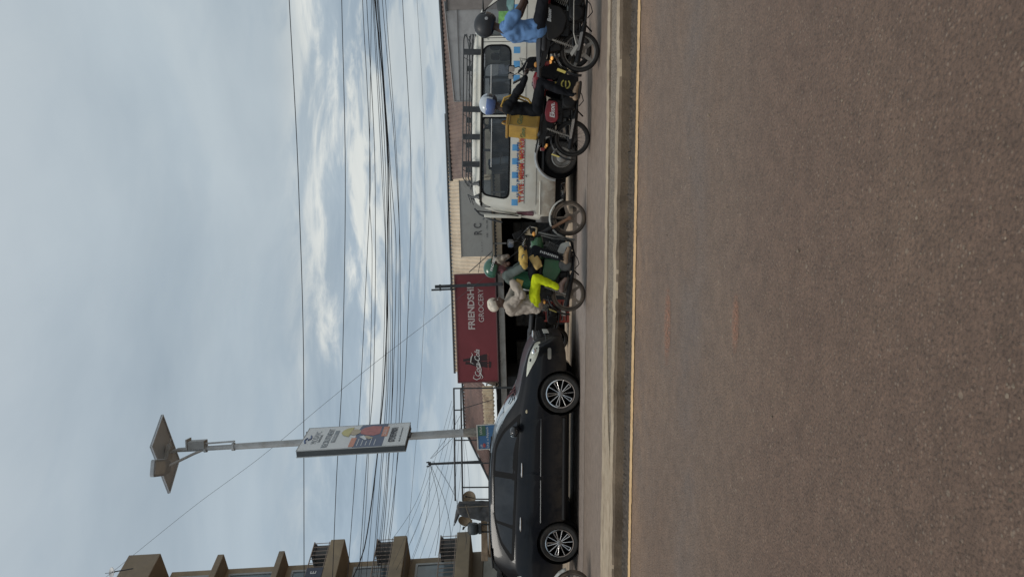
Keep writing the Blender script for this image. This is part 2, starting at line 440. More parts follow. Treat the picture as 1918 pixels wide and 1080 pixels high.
conc = M('kerb_concrete', (.185, .140, .098), .9, var=.3, vs=2.2, bump=.7, bs=40, dirt=(.090, .066, .045), dirt_amt=.75, dirt_s=1.6)
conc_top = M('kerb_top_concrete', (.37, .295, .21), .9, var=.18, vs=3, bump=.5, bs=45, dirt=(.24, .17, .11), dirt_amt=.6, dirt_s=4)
def kerb(name, c0, c1, z1):
    """cast kerb swept along the road: worn arrises, a few chips, a joint every 3.7 m"""
    st = [-22, -14, -9]+[-7+i*.045 for i in range(312)]+[9, 14, 22]
    rows = []; j = [0.0]*4; chip = 0
    for s in st:
        j = [v*.86+random.gauss(0, .0016) for v in j]
        if random.random() < .012: chip = random.uniform(.008, .022)
        chip *= .6
        nt_ = .012 if abs((s+1.15+37) % 3.7) < .05 else 0
        f = c0+j[0]+nt_; zt = z1+j[1]-nt_*.6; b = c1+j[2]
        rows.append([(s, f+.004, -.1), (s, f, z1-.030+j[3]-chip), (s, f+.016+chip*.8, zt-.003-chip*.4), (s, f+.045, zt), (s, b-.03, zt), (s, b, zt-.02), (s, b, -.1)])
    g = G(); n = 7; vs = [p for r_ in rows for p in r_]
    fs = [(i*n+k, (i+1)*n+k, (i+1)*n+k+1, i*n+k+1) for i in range(len(rows)-1) for k in range(n-1)]
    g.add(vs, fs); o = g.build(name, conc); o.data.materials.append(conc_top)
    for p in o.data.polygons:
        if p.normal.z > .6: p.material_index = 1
    o.rotation_euler.z = ROAD; struct(o)
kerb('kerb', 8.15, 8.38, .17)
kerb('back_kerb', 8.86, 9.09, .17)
gravel_m = M('median_gravel', (.21, .17, .13), .95, var=.75, vs=48, bump=1.0, bs=60, dirt=(.09, .075, .06), dirt_amt=.7, dirt_s=70)
struct(sheet('median_fill', 8.37, 8.87, .150, gravel_m))
g = G()                                             # concrete laid over the fill towards the left
pl = [(-22, 8.375), (-3.05, 8.375), (-2.75, 8.47), (-2.5, 8.60), (-2.05, 8.72), (-1.3, 8.86), (-22, 8.865)]
g.prism(pl, .12, .166, lambda u, v, w: (u, v, w))
o = struct(g.build('median_concrete', conc_top)); o.rotation_euler.z = ROAD

# red brick dust ground into the asphalt, and loose chippings
def smear_mat():
    m = bpy.data.materials.new('brick_dust'); m.use_nodes = True; t = m.node_tree; b = t.nodes['Principled BSDF']
    tcn = t.nodes.new('ShaderNodeTexCoord'); o = tcn.outputs['Object']
    sp = t.nodes.new('ShaderNodeSeparateXYZ'); t.links.new(o, sp.inputs[0])
    b.inputs['Base Color'].default_value = (.42, .20, .125, 1); b.inputs['Roughness'].default_value = .95
    r2 = math_('ADD', math_('POWER', math_('ABSOLUTE', math_('MULTIPLY', sp.outputs[0], 2.6, tree=t), tree=t), 2, tree=t), math_('POWER', math_('ABSOLUTE', math_('MULTIPLY', sp.outputs[1], 7, tree=t), tree=t), 2, tree=t), tree=t)
    al = math_('MULTIPLY', smooth(r2, 1, .1, t), smooth(noise(o, 28, 5, .75, .3, t), .40, .62, t), tree=t)
    t.links.new(math_('MULTIPLY', al, .6, tree=t), b.inputs['Alpha']); return m
sm = smear_mat()
for (U, V, sc, lab) in ((470, 1252, 1.15, 'reddish smear of brick dust on the asphalt nearer the median'), (474, 1381, .62, 'small orange brown smear on the asphalt nearer the camera')):
    p = P(U, V, 1450*1.4/(V-935)); p.z = .005
    g = G(); g.add([(math.cos(a*PI/12)*.4, math.sin(a*PI/12)*.15, 0) for a in range(24)], [tuple(range(24))])
    o = g.build('brick_smear', sm); o.location = p; o.scale = (sc*.9, sc*.9, 1); o.rotation_euler.z = ROAD
    tag(o, lab, 'stain', kind='stuff')
g = G()
for (U, V, rr) in ((864, 1330, .012), (784, 1295, .011), (862, 1332, .006), (700, 1247, .008), (640, 1251, .007), (610, 1500, .010), (300, 1450, .008)):
    p = P(U, V, 2030/(V-935)); g.ell((p.x, p.y, .004), (rr, rr*.8, rr*.7), (0, 0, U), 8, 5)
for i in range(800):
    y = 1.9+random.random()**1.4*6; x = random.uniform(-.5, .5)*(y*1.0+.6)
    r_ = random.uniform(.002, .0065)*(1.6 if random.random() < .06 else 1)
    vs = []
    for k in range(7):
        a = k*2*PI/7; q = random.uniform(.7, 1.25)
        vs.append((x+math.cos(a)*r_*q, y+math.sin(a)*r_*q, .001))
    vs.append((x+random.uniform(-.3, .3)*r_, y+random.uniform(-.3, .3)*r_, .001+r_*random.uniform(.4, .9)))
    g.add(vs, [(k, (k+1) % 7, 7) for k in range(7)])
o = g.build('loose_gravel', M('chippings', (.20, .155, .115), .9, var=.6, vs=4))
tag(o, 'loose pale chippings scattered on the near asphalt', 'gravel', kind='stuff')
# ------------------------------------------------------------------ shops across the road
def corrugated(name, mat, parent, origin, along, up, length, height, pitch=.11, amp=.018, rag=0):
    g = G(); o = Vector(origin); a = Vector(along).normalized(); u = Vector(up).normalized(); nrm = a.cross(u).normalized()
    n = int(length/pitch*6); rg = [random.uniform(-rag, rag) for _ in range(int(length/.45)+3)]
    def f(i, j):
        s = i*length; h = height
        b = rg[int(s/.45)] if rag and j == 0 else 0
        return o+a*s+u*(j*h+b)+nrm*math.sin(s/pitch*2*PI)*amp
    g.grid(f, n, 4); return g.build(name, mat, parent, smooth=True, solid=.004)
cream = M('cream_sheet', (.56, .46, .34), .6, var=.10, vs=2, bump=.15, bs=20, dirt=(.30, .21, .14), dirt_amt=.45, dirt_s=1.4)
rust = M('rusty_sheet', (.175, .105, .085), .75, var=.3, vs=1.6, bump=.3, bs=16, dirt=(.095, .065, .06), dirt_amt=.7, dirt_s=2.2)
plum = M('plum_sheet', (.155, .105, .088), .7, var=.25, vs=1.4, bump=.2, bs=16, dirt=(.23, .165, .13), dirt_amt=.55, dirt_s=3)
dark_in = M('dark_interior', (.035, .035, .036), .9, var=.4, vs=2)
beam_m = M('painted_beam', (.46, .45, .42), .7, var=.1, vs=3, dirt=(.2, .17, .14), dirt_amt=.6, dirt_s=2.5)
plaster = M('cream_plaster', (.58, .50, .38), .8, var=.1, vs=2, dirt=(.25, .2, .15), dirt_amt=.55, dirt_s=1.8)
steel_dk = M('dark_steel', (.06, .065, .07), .55, .3, var=.3, vs=8)
grey_board = M('grey_board', (.36, .36, .34), .7, var=.07, vs=2, dirt=(.24, .23, .21), dirt_amt=.5, dirt_s=2)
pale_board = M('pale_grey_board', (.40, .40, .40), .65, var=.1, vs=1.2, dirt=(.26, .25, .25), dirt_amt=.7, dirt_s=2.4)
red_board = M('red_board', (.225, .042, .050), .5, var=.08, vs=1.5, dirt=(.17, .03, .035), dirt_amt=.5, dirt_s=1.2)
white_p = M('white_paint', (.72, .72, .70), .5, var=.04, vs=3)
faded_white = M('faded_white_paint', (.62, .55, .53), .6, var=.08, vs=5)

SH = (-1.05, 21.0, 1.285); SROT = (0, -.03, -.08); LEAN = SROT
grocery = root('shop_building', 'grocery shop with cream corrugated roof, pale beam and dark open front', 'shop', SH, SROT)
roof = corrugated('roof', cream, grocery, (-1.75, .0, .24), (1, 0, 0), (0, 2.6, 1.36), 8.0, 2.93, .115, .02)
g = G(); g.tube([(-1.8, 2.6, 1.63), (6.3, 2.6, 1.63)], .035, 8); g.build('ridge_cap', steel_dk, grocery, True)
g = G(); n = 180                                     # broken lower edge of the roof sheets, seen dark against the beam
tp_ = [(-1.75+i*.045, -.06, .228) for i in range(n)]; bt_ = [(-1.75+i*.045, -.06, .19-(.035 if i % 2 else 0)+random.uniform(-.012, .012)) for i in range(n)]
g.add(tp_+bt_, [(i, i+1, n+i+1, n+i) for i in range(n-1)])
g.build('eave_trim', steel_dk, grocery, solid=.02)
g = G(); g.bx((-6.4, -.02, 0), (2.0, .14, .165)); g.build('beam', beam_m, grocery, bevel=.01)
g = G(); g.bx((2.0, -.03, .02), (6.3, .16, .28)); g.build('fascia', plaster, grocery, bevel=.01)
g = G()
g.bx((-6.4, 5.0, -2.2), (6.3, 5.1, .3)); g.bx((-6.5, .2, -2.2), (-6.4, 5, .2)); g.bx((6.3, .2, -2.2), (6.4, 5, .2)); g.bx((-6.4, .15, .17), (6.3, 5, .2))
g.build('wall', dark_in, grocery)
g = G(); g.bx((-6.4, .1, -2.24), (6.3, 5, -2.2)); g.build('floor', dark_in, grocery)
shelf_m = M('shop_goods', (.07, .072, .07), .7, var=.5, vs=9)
for k, x in enumerate((-3.2, -1.4, .3, 2.3, 4.1)):
    g = G(); g.bx((x-.6, 2.2, -2.19), (x+.6, 2.7, -.35))
    for q in range(4): g.bx((x-.62, 2.1, -1.9+q*.42), (x+.62, 2.75, -1.87+q*.42))
    g.build('shelf', shelf_m, grocery, bevel=.01)
for x in (-2.55, 1.62, 3.6):
    g = G(); g.bx((x-.04, .0, -2.2), (x+.04, .08, 0)); g.build('post', steel_dk, grocery)
# fascia sign
sign = root('shop_sign', 'dark red grocery signboard with white lettering and two bottles, above the open shop front', 'sign', SH, SROT)
g = G(); g.bx((-1.53, -.16, .235), (1.48, -.10, 1.36)); g.build('board', red_board, sign, bevel=.004)
g = G()
for a, b in (((-1.55, -.175, 1.345), (1.50, -.09, 1.375)), ((-1.55, -.175, .22), (1.50, -.09, .25)), ((-1.555, -.174, .25), (-1.525, -.09, 1.345)), ((1.475, -.174, .25), (1.505, -.09, 1.345))): g.bx(a, b)
g.build('frame', M('sign_frame', (.20, .10, .10), .5, .3), sign)
FR = (PI/2, 0, 0)
text('lettering', 'FRIENDSHIP', faded_white, sign, (-.06, -.164, .92), FR, .255, .003, bold=.006, sx=.985)
text('lettering', 'GROCERY', faded_white, sign, (.14, -.164, .645), FR, .21, .003, sx=.98)
bottle_m = M('bottle_print', (.035, .02, .022), .5)
for bxo, bz in ((-1.06, .42), (-.84, .48)):
    g = G(); pr = [(0, 0), (.085, 0), (.095, .12), (.075, .22), (.09, .34), (.085, .42), (.04, .56), (.032, .68), (.04, .72), (0, .72)]
    pl = [(x, y) for x, y in pr]+[(-x, y) for x, y in pr[::-1][1:-1]]
    ang = -.10 if bxo < -1 else .10
    g.prism([(x*math.cos(ang)-y*math.sin(ang)+bxo, x*math.sin(ang)+y*math.cos(ang)+bz) for x, y in pl], -.163, -.161)
    g.build('bottle_print', bottle_m, sign)
lg = text('logo', 'Coca-Cola', white_p, sign, (-1.40, -.166, .80), FR, .21, .003, shear=.35, sx=.92, bold=.001, space=.92)
g = G()
def swoosh(pts, r): g.tube([(x, -.166, z) for x, z in pts], r, 6)
swoosh([(-1.45, .70), (-1.40, .66), (-1.30, .72), (-1.18, .70), (-1.02, .74), (-.9, .80)], [.004, .010, .014, .012, .008, .003])
swoosh([(-1.33, .90), (-1.42, .93), (-1.47, .84), (-1.43, .74), (-1.34, .72)], [.004, .012, .014, .012, .004])
swoosh([(-1.02, .90), (-.98, .99), (-.84, .97), (-.76, .93), (-.70, .96)], [.004, .012, .014, .010, .003])
g.build('logo_flourish', white_p, sign)
text('lettering', 'HAVE A DRINK', M('print_red', (.5, .12, .1), .5), sign, (-1.2, -.166, .50), FR, .07, .002)
# grey signboard with worn letters
rc = root('sign_board', 'grey blank looking signboard with a few worn black letters, on the cream roof', 'sign', SH, SROT)
g = G(); g.bx((1.98, -.34, .29), (4.05, -.28, 1.13)); g.build('board', grey_board, rc, bevel=.004)
g = G(); g.bx((1.96, -.35, 1.125), (4.07, -.27, 1.145)); g.bx((1.96, -.35, .27), (4.07, -.27, .29)); g.bx((2.3, -.26, -.1), (2.34, -.2, 1.1)); g.bx((3.7, -.26, -.1), (3.74, -.2, 1.1))
g.build('frame', M('board_frame', (.2, .2, .19), .6), rc)
wornk = M('worn_black', (.10, .10, .10), .8, var=.5, vs=14)
text('lettering', 'R C', wornk, rc, (2.56, -.345, .66), FR, .29, .003, bold=.006, sx=.72)
text('lettering', '- - - -', wornk, rc, (2.10, -.345, .58), FR, .13, .002)
text('lettering', 'a.mi  . .i hm. .ma', wornk, rc, (2.50, -.345, .42), FR, .07, .002)
# small brackets and stay cable right of the red sign
g = G(); g.tube([(1.55, -.2, .95), (2.1, -.45, .30)], .012, 6); g.tube([(1.52, -.12, .70), (2.2, -.12, .56)], .008, 6)
tag(g.build('stay_cable', steel_dk), 'thin dark stay running from the red sign to the grey signboard', 'cable'); bpy.data.objects['stay_cable'].location = SH; bpy.data.objects['stay_cable'].rotation_euler = SROT
goods = root('hanging_bags', 'bundle of cream and brown bags hanging under the eave behind the green helmet', 'bags', SH, SROT)
for x, z, s, c in ((1.66, .16, .09, (.34, .29, .22)), (1.86, .10, .10, (.40, .34, .27)), (1.72, -.04, .09, (.20, .12, .09)), (1.92, -.02, .08, (.34, .29, .24))):
    g = G(); g.ell((x, -.2, z), (s, .09, s*1.2)); g.ell((x+.03, -.2, z-.1), (s*.8, .1, s*.7)); g.tube([(x, -.2, z+s), (x, -.15, z+s+.12)], .02)
    g.build('bag', M('bag%g' % x, c, .8, var=.4, vs=14), goods, remesh=.02, wrinkle=.03)

# taller dark post standing in front of the sign
post = root('steel_post', 'thin dark steel post with a clamp rising in front of the red sign', 'post', P(548, 935, 20.5), (0, -.040, 0))
g = G(); g.bx((-.045, -.045, -.10), (.045, .045, 1.76)); g.build('post', steel_dk, post, bevel=.006)
g = G(); g.bx((-.11, -.03, 1.2), (-.06, .03, 1.86)); g.build('side_rod', steel_dk, post); g = G(); g.bx((-.12, -.05, 1.3), (.06, .06, 1.34)); g.build('clamp', steel_dk, post); g = G(); g.bx((-.12, -.05, 1.6), (.06, .06, 1.64)); g.build('clamp', steel_dk, post); g = G(); g.bx((-.04, -.04, -.1), (.04, .7, -.04)); g.build('foot_bracket', steel_dk, post)

# brown roofed shop on the left, hip end towards the left
lshop = root('shop_building', 'low shop with rusty brown corrugated roof and torn eave sheets, behind the dark car', 'shop', P(352, 946, 21.0), SROT)
s = 66.7
def LP(U, V, d=0):                                   # position in that shop's own frame, d metres behind its front
    k = (21.0+d)/21.0
    x = (U-352)/s*k; z = (946-V+.03*(352-U))/s*k + (0 if d == 0 else (11/s)*(1-k)); return Vector((x, d, z))
A, B, C_, D_ = LP(362, 908, 0), LP(362, 866.5, 2.4), LP(246, 871.5, 2.4), LP(172, 921, 0)
g = G(); n = 60
def rf(i, j):
    e0 = D_.lerp(A, i); e1 = C_.lerp(B, i); p = e0.lerp(e1, j)
    w = math.sin((p.x)/.11*2*PI)*.018
    return p+Vector((0, -w*.5, w))
g.grid(rf, 260, 6); g.build('roof', rust, lshop, True, solid=.005)
g = G(); g.tube([B+Vector((0, 0, .03)), C_+Vector((0, 0, .03)), D_+Vector((0, 0, .03))], .03); g.build('ridge_cap', steel_dk, lshop, True)
tornm = M('torn_cream_sheet', (.50, .40, .27), .7, var=.2, vs=3, dirt=(.14, .08, .06), dirt_amt=.85, dirt_s=3)
corrugated('eave_sheet', tornm, lshop, LP(290, 927, -.25), (1, 0, .03), (-.12, .5, .55), 1.08, .42, .11, .02, .05)
g = G(); n = 68
tp_ = [(-1.0+i*.0175, -.02, .55-i*.00035) for i in range(n)]; bt_ = [(-1.0+i*.0175, -.02, .51-(.03 if i % 3 == 0 else 0)+random.uniform(-.02, .01)) for i in range(n)]
g.add(tp_+bt_, [(i, i+1, n+i+1, n+i) for i in range(n-1)])
g.build('eave_trim', steel_dk, lshop, solid=.015)
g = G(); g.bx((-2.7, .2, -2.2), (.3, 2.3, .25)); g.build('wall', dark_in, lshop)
g = G(); g.bx((-2.45, -.05, .22), (-2.25, .1, .48))
for k in range(3): g.bx((-2.46, -.07, .26+k*.07), (-2.24, -.05, .29+k*.07))
g.build('vent_block', M('brick_vent', (.42, .26, .2), .8, var=.3, vs=20), lshop)

# building on the right
rshop = root('shop_building', 'long shop with plum brown corrugated roof behind the van and its roof rack', 'shop', P(758, 935, 19.6), (0, -.03, -.10))
corrugated('roof', plum, rshop, (-.05, 0, .30), (1, 0, .024), (0, 2.4, 1.09), 9, 2.64, .12, .012)
g = G(); g.tube([(-.1, 2.4, 1.41), (9, 2.4, 1.63)], .055); g.build('ridge_cap', steel_dk, rshop, True)
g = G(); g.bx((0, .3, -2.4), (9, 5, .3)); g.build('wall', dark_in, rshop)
g = G(); g.bx((-.05, -.06, .20), (9, 0, .34)); g.build('fascia', plaster, rshop)
pb = root('hoarding', 'big pale grey blank hoarding behind the roof rack of the van', 'hoarding', P(891, 905, 18.3), (0, -.03, -.12))
g = G(); g.add([(0, 0, -.75), (2.36, 0, -.75), (2.36, 0, .86), (0, 0, .70), (0, .05, -.75), (2.36, .05, -.75), (2.36, .05, .86), (0, .05, .70)], [(0, 1, 2, 3), (7, 6, 5, 4), (0, 4, 5, 1), (1, 5, 6, 2), (2, 6, 7, 3), (3, 7, 4, 0)])
g.build('board', pale_board, pb)
g = G(); g.tube([(0, -.01, .70), (2.36, -.01, .86)], .015); g.tube([(0, -.01, -.7), (0, -.01, .70)], .012)
for x in (.4, 1.9): g.bx((x, .05, -2.6), (x+.08, .13, .6))
g.bx((0, -.02, .56), (2.36, -.003, .575)); g.build('frame', M('hoarding_frame', (.25, .25, .25), .6), pb)
pb2 = root('hoarding', 'darker brownish grey hoarding at the frame edge above the driver door', 'hoarding', P(1063, 905, 18.0), (0, -.03, -.12))
g = G(); g.bx((0, 0, -.8), (2.2, .05, .87)); g.build('board', M('brown_board', (.26, .235, .22), .7, dirt=(.17, .15, .14), dirt_amt=.6, dirt_s=2), pb2)
g = G(); g.bx((-.02, -.02, .85), (2.22, .07, .89)); g.bx((.3, .05, -2.6), (.38, .13, .6)); g.bx((1.9, .05, -2.6), (1.98, .13, .6)); g.build('frame', steel_dk, pb2)

# open metal frame left of the sign
fr = root('scaffold_frame', 'open frame of thin dark steel bars standing before the rusty roof', 'frame', P(353, 850, 19.0), (0, -.03, -.05))
k = 19.0/1400
def FPt(U, V, d=0): return ((U-353)*k, d, (850-V+.03*(353-U))*k)
g = G()
for a, b, r_ in ((FPt(354, 850), FPt(140, 852), .022), (FPt(354, 863), FPt(140, 866), .022), (FPt(353, 850), FPt(350, 985), .02), (FPt(312, 850), FPt(312, 866), .018),
                 (FPt(255, 851), FPt(253, 930), .018), (FPt(211, 862), FPt(209, 940), .02), (FPt(165, 864), FPt(163, 940), .02), (FPt(314, 864), FPt(329, 921), .010),
                 (FPt(354, 929), FPt(330, 932), .014)): g.tube([a, b], r_, 6)
g.build('bar', steel_dk, fr)
g = G()
for U in (353, 211): g.tube([FPt(U-1, 925, .02), FPt(U-3, 1115, .02)], .02, 6)
g.build('leg', steel_dk, fr)

# tarpaulin wrapped frame, dishes, tank, timber
tarp = root('tarpaulin_stack', 'tall frame wrapped in dark tarpaulin with a torn tip, over the car roof', 'tarpaulin', P(122, 918, 19.5), (0, -.03, 0))
k = 19.5/1400
g = G(); pts = [(107, 918), (140, 918), (141, 872), (142, 860), (136, 857), (124, 860), (118, 868), (115, 880), (109, 897)]
g.prism([((u-122)*k, (918-v)*k) for u, v in pts], -.17, .17)
g.bx((-.20, -.15, -1.9), (.25, .15, .02))
g.cap(((126-122)*k, 0, (918-859)*k), ((99-122)*k, -.05, (918-850)*k), .07, .006)
g.build('cover', M('dark_tarp', (.060, .064, .070), .7, var=.3, vs=6, dirt=(.16, .14, .12), dirt_amt=.4, dirt_s=4), tarp, remesh=.022, wrinkle=.025, wr_size=.2)
g = G(); g.tube([((139-122)*k, -.27, .05), ((139-122)*k, -.3, .8)], .012); g.tube([((112-122)*k, -.27, .5), ((142-122)*k, -.29, .62)], .012); g.build('rope', M('rope', (.2, .17, .13), .9), tarp)
dish_m = M('dusty_dish', (.20, .145, .09), .6, var=.2, vs=8)
for U, V, lab, hh in ((147, 879, 'tan satellite dish behind the dark tarpaulin, the one nearer the light pole', (.5, -1, .35)), (107, 872, 'tan satellite dish behind the dark tarpaulin, the one nearer the concrete block of flats', (-.6, -1, .2))):
    d = root('satellite_dish', lab, 'satellite dish', P(U, V, 20.4), (0, 0, 0), 'dishes by the tarpaulin')
    g = G(); g.lathe([(.001, -.06), (.09, -.045), (.15, -.01), (.20, .04), (.196, .046), (.14, 0), (.08, -.03), (.001, -.045)], (0, 0, 0), hh, 20); g.build('dish', dish_m, d, True)
    ax = Vector(hh).normalized(); g = G(); g.tube([(0, 0, -.18), ax*.28+Vector((0, 0, -.02))], .01, 6); g.cap(ax*.26, ax*.32, .025); g.build('feed_arm', steel_dk, d)
    g = G(); g.tube([-ax*.05, -ax*.15+Vector((0, .05, -.1)), (-ax.x*.15, .1, -2.2)], .02, 6); g.build('mast', steel_dk, d)
dr = root('water_tank', 'small dark drum raised beside the timber, left of the tarpaulin', 'drum', P(91, 892, 20), (0, -.03, 0))
g = G(); g.lathe([(.001, -.13), (.13, -.13), (.145, -.1), (.145, .1), (.13, .13), (.05, .15), (.001, .15)], (0, 0, .08), (1, 0, 0), 20); g.build('drum', M('drum_plastic', (.06, .07, .075), .5), dr, True)
g = G(); g.bx((-.12, -.1, -.14), (.12, .1, -.06)); g.tube([(-.1, 0, -.1), (-.1, 0, -2.4)], .02); g.tube([(.1, 0, -.1), (.1, 0, -2.4)], .02); g.build('stand', steel_dk, dr)
wood = M('raw_timber', (.34, .25, .17), .8, var=.35, vs=5, bump=.3, bs=30)
tm = root('timber_stack', 'stack of rough pale timber planks piled over the car roof line', 'timber', P(88, 918, 20), (0, -.03, .1))
for i in range(9):
    g = G(); y = .1+(i % 3)*.18; z = -.22+(i//3)*.19
    g.box((-.12+random.uniform(-.12, .1), y, z), (1.25+random.uniform(-.2, .1), .17, .17), (random.uniform(-.06, .06), random.uniform(-.04, .04), random.uniform(-.05, .05)))
    g.build('plank', wood, tm, bevel=.01)
g = G(); g.bx((-.5, 0, -2.3), (-.4, .6, -.45)); g.bx((.4, 0, -2.3), (.5, .6, -.45)); g.build('trestle', wood, tm)

# ------------------------------------------------------------------ concrete building on the left
cc = M('weathered_concrete', (.31, .245, .165), .85, var=.16, vs=1.5, bump=.3, bs=18, dirt=(.21, .175, .135), dirt_amt=.7, dirt_s=1.1)
cc2 = M('grey_concrete', (.265, .215, .155), .85, var=.2, vs=1, bump=.2, bs=20, dirt=(.19, .16, .13), dirt_amt=.7, dirt_s=1.0)
pane = glass_mat('window_glass', (.20, .24, .26), .12)
alu = M('window_frame_metal', (.30, .30, .29), .4, .5)
wl = P(48, 935, 24)
hb = math.atan2(-.447, .894)
bld = root('apartment_building', 'tall brown concrete block of flats with slab balconies at the left edge', 'building', (wl.x, wl.y, 0), (0, -.067, hb))
kk = 24/1400
def zz(V): return 1.45+(935-V)*kk
g = G(); g.bx((-7, -13, -1.2), (0, 0, zz(316))); g.build('wall', cc, bld, bevel=.02)
g = G(); g.bx((-7, -13, zz(306)), (.78, .05, zz(246))); g.build('parapet', cc2, bld, bevel=.02)
for i, (Va, Vb, pr) in enumerate(((411, 423, .62), (526, 537, .62), (627, 653, .98), (744, 768, .98), (861, 886, 1.0))):
    g = G(); g.bx((-.1, -13, zz(Vb)), (pr, .03, zz(Va))); g.build('balcony_slab' if i > 1 else 'sun_shade', cc if i > 1 else cc2, bld, bevel=.02)
dkb = M('balcony_box', (.075, .075, .075), .7, var=.3, vs=4)
for Vb in (627, 744, 861):
    g = G(); z0 = zz(Vb); 
    for j in range(26): g.tube([(.92, -.05-j*.16, z0), (.92, -.05-j*.16, z0+.52)], .012, 5)
    g.tube([(.92, 0, z0+.52), (.92, -4.2, z0+.52)], .02, 6); g.tube([(.92, 0, z0+.04), (.92, -4.2, z0+.04)], .014, 6); g.tube([(.1, 0, z0+.52), (.92, 0, z0+.52)], .02, 6)
    g.build('railing', M('rail_metal', (.30, .24, .20), .6, .2), bld)
    g = G(); g.bx((.35, -.5, z0), (.85, -.06, z0+.44)); g.bx((.30, -.52, z0+.44), (.88, -.02, z0+.54)); g.build('planter', dkb, bld, bevel=.02)
for (Va, Vb) in ((334, 404), (430, 520), (548, 622), (664, 738), (780, 855)):
    for y0 in (-.26, -2.6, -5.0):
        g = G(); z0, z1 = zz(Vb), zz(Va); y1 = y0-1.9
        for a, b in (((.0, y1, z0), (.05, y0, z0+.07)), ((.0, y1, z1-.07), (.05, y0, z1)), ((.0, y1, z0+.07), (.05, y1+.07, z1-.07)), ((.0, y0-.07, z0+.07), (.05, y0, z1-.07)), ((.0, (y0+y1)/2-.03, z0+.07), (.045, (y0+y1)/2+.03, z1-.07))): g.bx(a, b)
        f = g.build('window', alu, bld)
        g = G(); g.bx((.008, y1+.07, z0+.07), (.02, y0-.07, z1-.07)); g.build('pane', M('dark_pane', (.16, .20, .22), .08, var=.3, vs=1.5, spec=.8), f)
g = G(); g.bx((0, -5, zz(905)), (.12, .02, zz(886))); g.build('lintel', cc2, bld)
g = G(); g.bx((0, -5, -1), (.04, -.1, zz(906))); g.build('plaster_panel', M('pale_plaster', (.50, .48, .42), .8, var=.08, vs=2, dirt=(.3, .27, .22), dirt_amt=.5, dirt_s=2), bld)
dsh = root('satellite_dish', 'small pale satellite dish on the roof corner of the concrete block of flats', 'satellite dish', P(9, 209, 22.6))
g = G(); g.lathe([(.001, -.05), (.08, -.035), (.15, 0), (.14, .008), (.08, -.02), (.001, -.035)], (0, 0, 0), (.2, -.8, .6), 18); g.build('dish', M('pale_dish', (.5, .5, .5), .5), dsh, True)
g = G(); g.tube([(0, .03, 0), (0, .1, -.15), (0, .3, -.5)], .018); g.tube([(0, 0, -.1), (.04, -.18, .1)], .008); g.build('mast', steel_dk, dsh)
# balcony name boards
g = G(); g.bx((.94, -2.6, zz(627)), (.99, -1.1, zz(627)+.5)); nb = g.build('notice_board', M('navy_board', (.06, .07, .10), .6), None); nb.location = bld.location; nb.rotation_euler = bld.rotation_euler
tag(nb, 'dark board with pale letters fixed to the upper balcony railing of the flats', 'board')
for yy, ch in ((-1.25, 'E'), (-1.6, 'S'), (-2.0, 'B')): text('lettering', ch, white_p, nb, (.994, yy-.1, zz(627)+.26), (PI/2, 0, PI/2), .25, .003)
# tyres leaning by the wall
rub = M('tyre_rubber', (.035, .034, .033), .8, var=.35, vs=12, dirt=(.10, .08, .06), dirt_amt=.4, dirt_s=6)
for U, V, Y, lab, rx in ((28, 941, 22.2, 'dark tyre propped against the pale wall, close to the car roof end', .3), (4, 950, 21.0, 'dark tyre hung on the pale wall at the photo edge', .1)):
    g = G(); g.lathe([(.15, -.09), (.24, -.10), (.29, -.07), (.30, 0), (.29, .07), (.24, .10), (.15, .09), (.14, 0)], (0, 0, 0), (math.sin(hb+PI/2), -.9, rx), 26, closed=True)
    g.ell((0, .02, 0), (.14, .05, .14)); o = g.build('tyre', rub, None, True); o.location = P(U, V, Y); tag(o, lab, 'tyre')
# ------------------------------------------------------------------ solar street light, advertising box, small sign
galv = M('galvanised_steel', (.42, .44, .45), .6, .15, var=.10, vs=5, dirt=(.22, .20, .17), dirt_amt=.4, dirt_s=3)
base = P(270.5, 880, 18.0); top = P(239, 352, 18.0)
ax = (top-base); dirp = ax.normalized()
lamp = root('street_light', 'grey steel solar street light pole carrying panel, lamp head and battery box', 'street light', (0, 0, 0))
foot = base-dirp*((base.z+.05)/dirp.z)
Lp = (top-foot).length
def on(V): # a point on the pole axis at picture height V
    t = (V-352)/(880-352); return top.lerp(base, t)
g = G(); g.tube([foot, on(880), on(620), on(440)], [.115, .098, .085, .075], 16); g.tube([on(441), on(352), on(333)], [.06, .055, .05], 14)
g.lathe([(.19, 0), (.19, .03), (.12, .04)], foot, dirp, 12)
g.build('pole', galv, lamp, True)
g = G()
for V in (437, 385): 
    q = on(V); g.lathe([(.075, -.03), (.095, -.03), (.095, .03), (.075, .03)], q, dirp, 14); g.tube([q+Vector((.09, 0, 0)), q+Vector((.15, 0, 0))], .015)
g.tube([on(440)+Vector((.13, -.02, 0)), on(385)+Vector((.12, -.02, 0))], .022, 8)
g.build('bracket', galv, lamp, True)
# stained concrete-like lower sleeve
g = G(); g.tube([on(895), on(868)], [.112, .105], 16); g.build('sleeve', M('stained_sleeve', (.26, .24, .21), .85, var=.4, vs=9, dirt=(.08, .07, .06), dirt_amt=.7, dirt_s=6), lamp, True)
bb = on(370)
g = G(); g.box(bb+Vector((.10, .0, 0)), (.20, .24, .40), (0, -.055, 0))
g.build('battery_box', M('grey_box', (.30, .31, .31), .5), lamp, bevel=.01)
g = G(); g.box(bb+Vector((.115, 0, .215)), (.26, .29, .03), (0, -.055, 0)); g.build('box_lid', galv, lamp)
pc = Vector((-3.9406, 18.0, 9.4356)); pe = Euler((-15.8020382, -.1912227, 1.11288136))
under = M('panel_back', (.36, .40, .44), .5, var=.08, vs=4)
g = G(); g.box((0, 0, 0), (1.26, 1.40, .035)); o = g.build('solar_panel', under, lamp, bevel=.004); o.location = pc; o.rotation_euler = pe
g = G()
for a in (-.615, .615): g.box((a, 0, .02), (.03, 1.40, .04))
